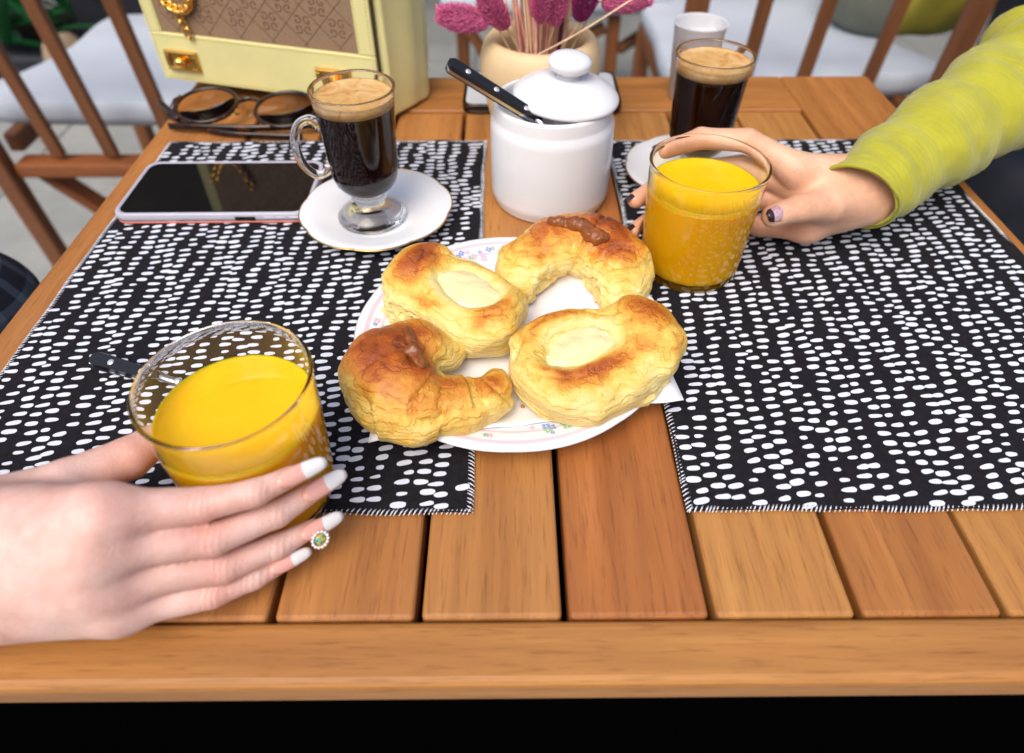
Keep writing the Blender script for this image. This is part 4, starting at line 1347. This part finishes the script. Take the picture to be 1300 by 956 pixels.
for i, p in enumerate(path):
    s = i / (len(path) - 1)
    for k in range(n):
        a = 2 * pi * k / n
        fold = .0009 * sin(s * 95 + 1.3 * sin(a * 2) + .5) + .0022 * sin(s * 43 + 2.2 * sin(a + .8)) * min(1, s * 5) + .0009 * sin(s * 210 + 2 * sin(a + 1) + 3 * SN[i * n + k])
        crease = -.008 * math.exp(-((s - .575 - .012 * sin(a * 2)) / .011) ** 2) - .006 * math.exp(-((s - .60 - .015 * sin(a + 1)) / .008) ** 2) + .004 * math.exp(-((s - .635) / .02) ** 2)
        fold += .0011 * SN[i * n + k]
        r = rad[i] + fold * (.35 + .9 * min(1, s * 2.5)) + crease
        if s < .012:
            r += .0015
        # the cuff sits open: its far side reaches further along the wrist
        q = p + r * (cos(a) * N[i] + sin(a) * B[i])
        if s < .10:
            q = q - tg[i] * (.011 * max(0, cos(a - 5.3)) - .012 * max(0, -cos(a - 5.3))) * (1 - s / .10)
        V.append(q)
for i in range(len(path) - 1):
    for k in range(n):
        k2 = (k + 1) % n
        Fc.append((i * n + k, i * n + k2, (i + 1) * n + k2, (i + 1) * n + k))
V = [(x, y, max(z, .0022)) for x, y, z in V]
o = obj('sleeve', V, Fc, M['knit'])
arc = np.concatenate([[0], np.cumsum(np.linalg.norm(np.diff(path, axis=0), axis=1))])
set_attr(o.data, 'run', np.repeat(arc, n))
so = o.modifiers.new('thick', 'SOLIDIFY'); so.thickness = .0026; so.offset = -1
to_parent(o, per2)
# dark trousers of the lime sleeved person, and the plaid lap of the other one
M['navy'] = plain('navy_cloth', (.006, .008, .018, 1), .7, var=.3, nscale=30, bump=.3)
def leg(knee, hip, foot, r, root, mat, nm):
    knee, hip, foot = map(np.array, (knee, hip, foot))
    lo = np.minimum.reduce([knee, hip, foot]) - r * 1.6; hi = np.maximum.reduce([knee, hip, foot]) + r * 1.6
    G, lo, h = grid(lo, hi, .009)
    f = smin(cone(G, hip, knee, r * 1.25, r), cone(G, knee, foot, r * .95, r * .7), .05)
    f = f + .006 * np.sin(G[0] * 50 + G[1] * 40 + 1) * np.sin(G[2] * 45)
    me, V = net_mesh(nm, f, lo, h, 2)
    to_parent(link(nm, me, mat), root)
leg((.640, .775, -.150), (1.10, .86, -.16), (.660, .80, -.735), .062, per2, M['navy'], 'trousers')
m = NT('plaid_cloth')
v = m.coords()
sx = m.n("ShaderNodeSeparateXYZ"); m.l(v, sx.inputs[0])
def stripes(sock, sc_):
    return m.math('GREATER_THAN', m.math('SINE', m.math('MULTIPLY', sock, sc_)), .55)
s1 = stripes(sx.outputs[1], 230); s2 = stripes(sx.outputs[2], 230)
m.base(m.mix(m.math('MULTIPLY', m.math('ADD', s1, s2), .5), (.006, .008, .02, 1), (.07, .10, .15, 1)))
m.set(Roughness=.85)
leg((-.500, .470, -.085), (-.95, .40, -.10), (-.52, .50, -.735), .055, per1, m.m, 'trousers')

pth = catmull([(-.335, .1495, .041), (-.40, .152, .047), (-.50, .160, .062), (-.60, .19, .11), (-.70, .26, .22), (-.78, .34, .36)], 10)
v_, f_ = tube(pth, np.interp(np.linspace(0, 1, len(pth)), [0, .3, .6, 1], [.036, .040, .050, .062]), 40, caps=False, rfn=lambda s_, a: 1 + .03 * sin(s_ * 60 + 2 * sin(a * 2)) + .015 * sin(s_ * 131 + a))
v_ = [(x, y, max(z, .002)) for x, y, z in v_]
o = obj('sleeve', v_, f_, m.m)
so = o.modifiers.new('thick', 'SOLIDIFY'); so.thickness = .0022; so.offset = -1
to_parent(o, per1)
#@@BACKGROUND
# ------------------------------------------------------------------ chairs behind the table
def bar(name, a, b, wx, wy, mat, root, col=(1, 1, 1, 1)):
    a, b = np.array(a, float), np.array(b, float)
    d = b - a; L = np.linalg.norm(d)
    o = box(name, (wx, wy, L), (0, 0, L / 2), mat, root, tuple(a), Vector(d).to_track_quat('Z', 'Y').to_euler() if abs(d[0]) + abs(d[1]) > 1e-6 else (0, 0, 0), bev=min(wx, wy) * .2, segs=2)
    o.color = col
    return o
def seat_pad(root, outline, z, th):
    V, Fc = [], []
    n = len(outline); c = np.mean(outline, 0)
    lay = [(.985, z - th), (1.0, z - th * .6), (1.0, z - th * .35), (.985, z - .004), (.96, z), (.6, z - .004), (.02, z - .010)]
    for s, zz in lay:
        V += [(c[0] + (x - c[0]) * s, c[1] + (y - c[1]) * s, zz) for x, y in outline]
    for i in range(len(lay) - 1):
        for k in range(n):
            k2 = (k + 1) % n
            Fc.append((i * n + k, i * n + k2, (i + 1) * n + k2, (i + 1) * n + k))
    Fc.append(tuple(range(n))[::-1]); Fc.append(tuple((len(lay) - 1) * n + k for k in range(n)))
    return obj('seat_cushion', V, Fc, M['seat_white'], root)
def wooden_chair(x0, x1, y, slats, label, flare, cross=True):
    """back towards the table; coordinates local to the middle of the back on the floor"""
    root = empty('wooden_chair', ((x0 + x1) / 2, y, 0), label=label, cat='chair', group='wooden slat back chairs with white seats')
    hw = (x1 - x0) / 2; cxm = (x0 + x1) / 2
    lean = -.06
    for s in (-1, 1):
        bar('back_post', (s * hw, 0, .004), (s * hw * 1.03, lean, .92), .042, .03, M['chair_wood'], root)
    bar('top_rail', (-hw * 1.05, lean, .90), (hw * 1.05, lean, .90), .05, .028, M['chair_wood'], root)
    bar('bottom_rail', (-hw + .022, -.004, .375), (hw - .022, -.004, .375), .05, .03, M['chair_wood'], root, (1.3, 1.15, .9, 1))
    for sxx in slats:
        bar('slat', (sxx - cxm, -.004, .398), (sxx - cxm + .02 * (sxx - cxm), lean, .876), .026, .016, M['chair_wood'], root)
    for s in (-1, 1):
        bar('front_leg', (s * hw * .96, .50, .004), (s * hw * .96, .50, .415), .038, .038, M['chair_wood'], root)
        bar('side_rail', (s * hw * .96, .02, .412), (s * hw * .96, .52, .412), .03, .04, M['chair_wood'], root)
    if cross:
        bar('brace', (-hw * .9, .030, .36), (hw * .35, .030, .02), .045, .02, M['chair_wood'], root, (1.25, 1.05, .8, 1))
        bar('brace', (hw * .9, .055, .36), (-hw * .35, .055, .02), .045, .02, M['chair_wood'], root, (1.15, 1, .8, 1))
    f = flare
    base = [(-hw, .06), (-hw * .5, .055), (0, .05), (hw * .5, .055), (hw, .06), (hw + (.10 if f > 0 else .01), .10), (hw + (.04 if f > 0 else .01), .20), (hw, .34), (hw * .98, .54), (hw * .5, .57), (0, .575), (-hw * .5, .57), (-hw * .98, .54),
            (-hw, .34), (-hw - (.04 if f < 0 else .01), .20), (-hw - (.10 if f < 0 else .01), .10)]
    ol = catmull([(x, y_, 0) for x, y_ in base + base[:1]], 4)[:-1, :2]
    seat_pad(root, ol, .482, .05)
    return root
wooden_chair(-1.0, -.50, 1.25, [-.892, -.786, -.655], 'wooden slat back chair with a white seat beyond the phone end of the table', -1)
wooden_chair(.355, .865, 1.37, [.478, .595, .728], 'wooden slat back chair with a white seat holding an olive bag', 1)
# a further chair whose legs show beside the flower pot
ch = empty('wooden_chair', (.13, 2.05, 0), label='wooden chair standing farther off behind the flower pot, its leg frame in view', cat='chair', group='wooden slat back chairs with white seats')
for x in (-.25, .16, .285):
    bar('leg', (x, -.12 if x != .285 else .05, .004), (x, -.12 if x != .285 else .05, .44), .034, .034, M['chair_wood'], ch)
bar('stretcher', (.18, -.12, .345), (.30, .05, .345), .03, .022, M['chair_wood'], ch)
bar('stretcher', (-.25, -.12, .20), (.14, -.10, .40), .045, .022, M['chair_wood'], ch)
bar('brace', (-.25, -.15, .44), (.0, -.15, .05), .045, .022, M['chair_wood'], ch)
seat_pad(ch, np.array([(-.30, -.16), (.0, -.17), (.30, -.16), (.32, .1), (.30, .32), (0, .34), (-.30, .32), (-.32, .1)]), .50, .05)

# olive bag on the right chair
M['olive'] = plain('olive_cloth', srgb(150, 140, 48), .7, var=.2, nscale=14, bump=.3)
M['grey_cloth'] = plain('grey_cloth', srgb(110, 112, 100), .8, var=.12, nscale=20)
ob = empty('shoulder_bag', (.955, 1.74, .478), (0, 0, .25), label='slumped olive cloth bag with a grey side resting on the white chair seat', cat='bag')
G, lo, h = grid((-.22, -.18, -.01), (.22, .18, .30), .008)
f = smax(ball(G, (0, 0, .10), (.19, .14, .17)), -G[2], .03) + .006 * np.sin(G[0] * 40) * np.sin(G[2] * 35 + G[1] * 30)
me, V = net_mesh('pouch', f, lo, h, 2)
link('pouch', me, M['olive'], ob)
G, lo, h = grid((-.25, -.19, -.01), (-.04, .18, .30), .008)
f = smax(smax(ball(G, (0, 0, .10), (.20, .147, .172)), -G[2], .02), G[0] + .105, .01)
me, V = net_mesh('side_panel', f, lo, h, 2)
link('side_panel', me, M['grey_cloth'], ob)

# dark coat hung over a chair beside the lime sleeved person
ct = empty('hung_coat', (1.12, 1.35, 0), label='dark navy coat hanging behind the lime green sleeve', cat='coat')
G, lo, h = grid((-.24, -.30, .02), (.50, .30, 1.2), .012)
f = smax(ball(G, (.10, 0, .62), (.29, .16, .62)), .03 - G[2], .02) + .014 * np.sin(G[0] * 38 + G[2] * 6) * (1.1 - G[2]) + .006 * np.sin(G[2] * 22 + G[1] * 14)
me, V = net_mesh('coat', f, lo, h, 2)
link('coat', me, M['navy'], ct)
# wooden stool beside the table on that side
stl = empty('wooden_stool', (.83, .93, 0), label='low wooden stool standing beside the table under the lime sleeved arm', cat='stool')
o = box('seat', (.36, .12, .03), (0, 0, 0), M['rail'], stl, (.06, .0, .445), bev=.004); o.color = (1, .92, .8, 1)
for s in (-1, 1):
    for q in (-1, 1):
        bar('leg', (.06 + s * .15, q * .04, .004), (.06 + s * .14, q * .035, .43), .03, .03, M['chair_wood'], stl)
o = box('apron', (.30, .02, .05), (0, 0, 0), M['rail'], stl, (.06, -.045, .40), bev=.003); o.color = (.7, .6, .5, 1)

# potted plant and sack on the floor behind the left chair
M['pot_dark'] = plain('dark_planter', (.012, .013, .02, 1), .5)
M['leaf'] = plain('plant_leaf', (.012, .11, .03, 1), .45, var=.35, nscale=25)
M['sack'] = plain('beige_sack', srgb(150, 130, 108), .85, var=.15, nscale=18, bump=.3)
pp = empty('potted_plant', (-1.78, 2.62, 0), label='leafy green plant in a low dark planter behind the chair', cat='plant')
box('planter', (.62, .5, .16), (0, 0, .086), M['pot_dark'], pp, bev=.02)
rp = random.Random(2)
leaf_V, leaf_F = [], []
for k in range(16):
    s = k / 15
    wv_ = .035 * sin(pi * min(1, .08 + s * .92)) ** .8
    leaf_V += [(-wv_, s * .34, -.10 * s * s), (0, s * .34, -.10 * s * s - .006), (wv_, s * .34, -.10 * s * s)]
for k in range(15):
    leaf_F += [(k * 3, k * 3 + 1, k * 3 + 4, k * 3 + 3), (k * 3 + 1, k * 3 + 2, k * 3 + 5, k * 3 + 4)]
lm = mesh('leaf', leaf_V, leaf_F); lm.materials.append(M['leaf'])
for k in range(70):
    o = link('leaf', lm, None, pp, (rp.uniform(-.28, .28), rp.uniform(-.22, .22), .12 + rp.uniform(0, .16)), (radians(rp.uniform(5, 75)), radians(rp.uniform(-15, 15)), rp.uniform(0, 6.28)))
    o.scale = [rp.uniform(.6, 1.1)] * 3
G, lo, h = grid((-.2, -.2, .0), (.2, .2, .55), .011)
f = smax(smax(ball(G, (0, 0, .10), (.085, .08, .16)), .004 - G[2], .02), G[2] - .42, .03) + .007 * np.sin(G[0] * 45 + G[2] * 12) * np.sin(G[1] * 40)
me, V = net_mesh('sack', f, lo, h, 2)
o = link('paper_sack', me, M['sack'], loc=(-1.46, 2.30, 0.004))
tag(o, 'crumpled beige sack on the floor in front of the green plant', 'sack')
dk = empty('storage_crate', (-1.37, 2.75, 0), label='black crate on the floor beside the beige sack', cat='crate')
box('crate_wall', (.30, .03, .40), (0, 0, .206), M['pot_dark'], dk, (0, -.20, 0), bev=.006)
box('crate_wall', (.30, .03, .40), (0, 0, .206), M['pot_dark'], dk, (0, .20, 0), bev=.006)
box('crate_wall', (.03, .37, .40), (0, 0, .206), M['pot_dark'], dk, (-.135, 0, 0), bev=.006)
box('crate_wall', (.03, .37, .40), (0, 0, .206), M['pot_dark'], dk, (.135, 0, 0), bev=.006)
box('crate_base', (.236, .366, .02), (0, 0, .016), M['pot_dark'], dk, bev=.003)

# ------------------------------------------------------------------ unseen wall and canopy added to block sky and darken reflections
M['added_canopy'] = plain('cream_added_canopy', srgb(205, 200, 188), .8, var=.1, nscale=6)
M['added_wall'] = plain('brown_added_wall', srgb(118, 104, 90), .8, var=.2, nscale=4, bump=.2)
aw = empty('added_canopy', (0, 2.6, 0), label='unseen cream canopy added to shade the back chairs and dim reflections', cat='added_canopy')
obj('canopy', [(-4, -.7, 2.45), (4, -.7, 2.45), (4, 2.2, 3.0), (-4, 2.2, 3.0), (-4, -.7, 2.47), (4, -.7, 2.47), (4, 2.2, 3.02), (-4, 2.2, 3.02)],
    [(0, 3, 2, 1), (4, 5, 6, 7), (0, 1, 5, 4), (1, 2, 6, 5), (2, 3, 7, 6), (3, 0, 4, 7)], M['added_canopy'], aw, smooth=False)
for x in (-3.9, 3.9):
    box('post', (.06, .06, 2.44), (0, 0, 1.224), M['frame_metal'], aw, (x, -.62, .004), bev=.004)
wl = empty('added_back_wall', (0, 4.9, 0), label='unseen brown wall added behind the back tables for dark reflections', cat='building')
box('wall', (10, .2, 3.4), (0, 0, 1.70), M['added_wall'], wl, bev=.01)

M['street'] = plain('street_render', srgb(150, 140, 128), .85, var=.12, nscale=3, bump=.2)
M['pane_dark'] = plain('dark_pane', (.02, .022, .025, 1), .1)
sw = empty('added_street_wall', (0, -9, 0), label='unseen rendered wall added behind the camera to cut sky reflections', cat='building')  # unseen, added so low sky does not veil the glossy things
box('wall', (18, .4, 5.2), (0, 0, 2.6), M['street'], sw, bev=.01)
for i in range(-4, 5):
    for zc in (1.3, 3.7):
        box('window', (1.0, .04, 1.5), (0, 0, 0), M['pane_dark'], sw, (i * 1.9, .212, zc), bev=.004, segs=1)

# crumbs fallen between the pastries
rc_ = random.Random(21)
for k in range(9):
    x, y = rc_.choice([(.018, .335), (.022, .318), (.010, .300), (.004, .268), (.030, .350), (.070, .255)]); x += rc_.uniform(-.008, .008); y += rc_.uniform(-.006, .006)
    bm = bmesh.new(); bmesh.ops.create_icosphere(bm, subdivisions=1, radius=rc_.uniform(.0007, .0016))
    for v in bm.verts: v.co *= rc_.uniform(.6, 1.3)
    me = bpy.data.meshes.new('crumb'); bm.to_mesh(me); bm.free()
    set_attr(me, 'bake', [rc_.uniform(.1, .5)] * len(me.vertices))
    o = link('bread_crumb', me, M['dough'], loc=(x, y, T + .0012 + plate_z(math.hypot(x - PC[0], y - PC[1])) + .0030), smooth=False)
    tag(o, 'tiny bread crumb on the napkin between the pastries', 'crumb', 'crumbs on the napkin')
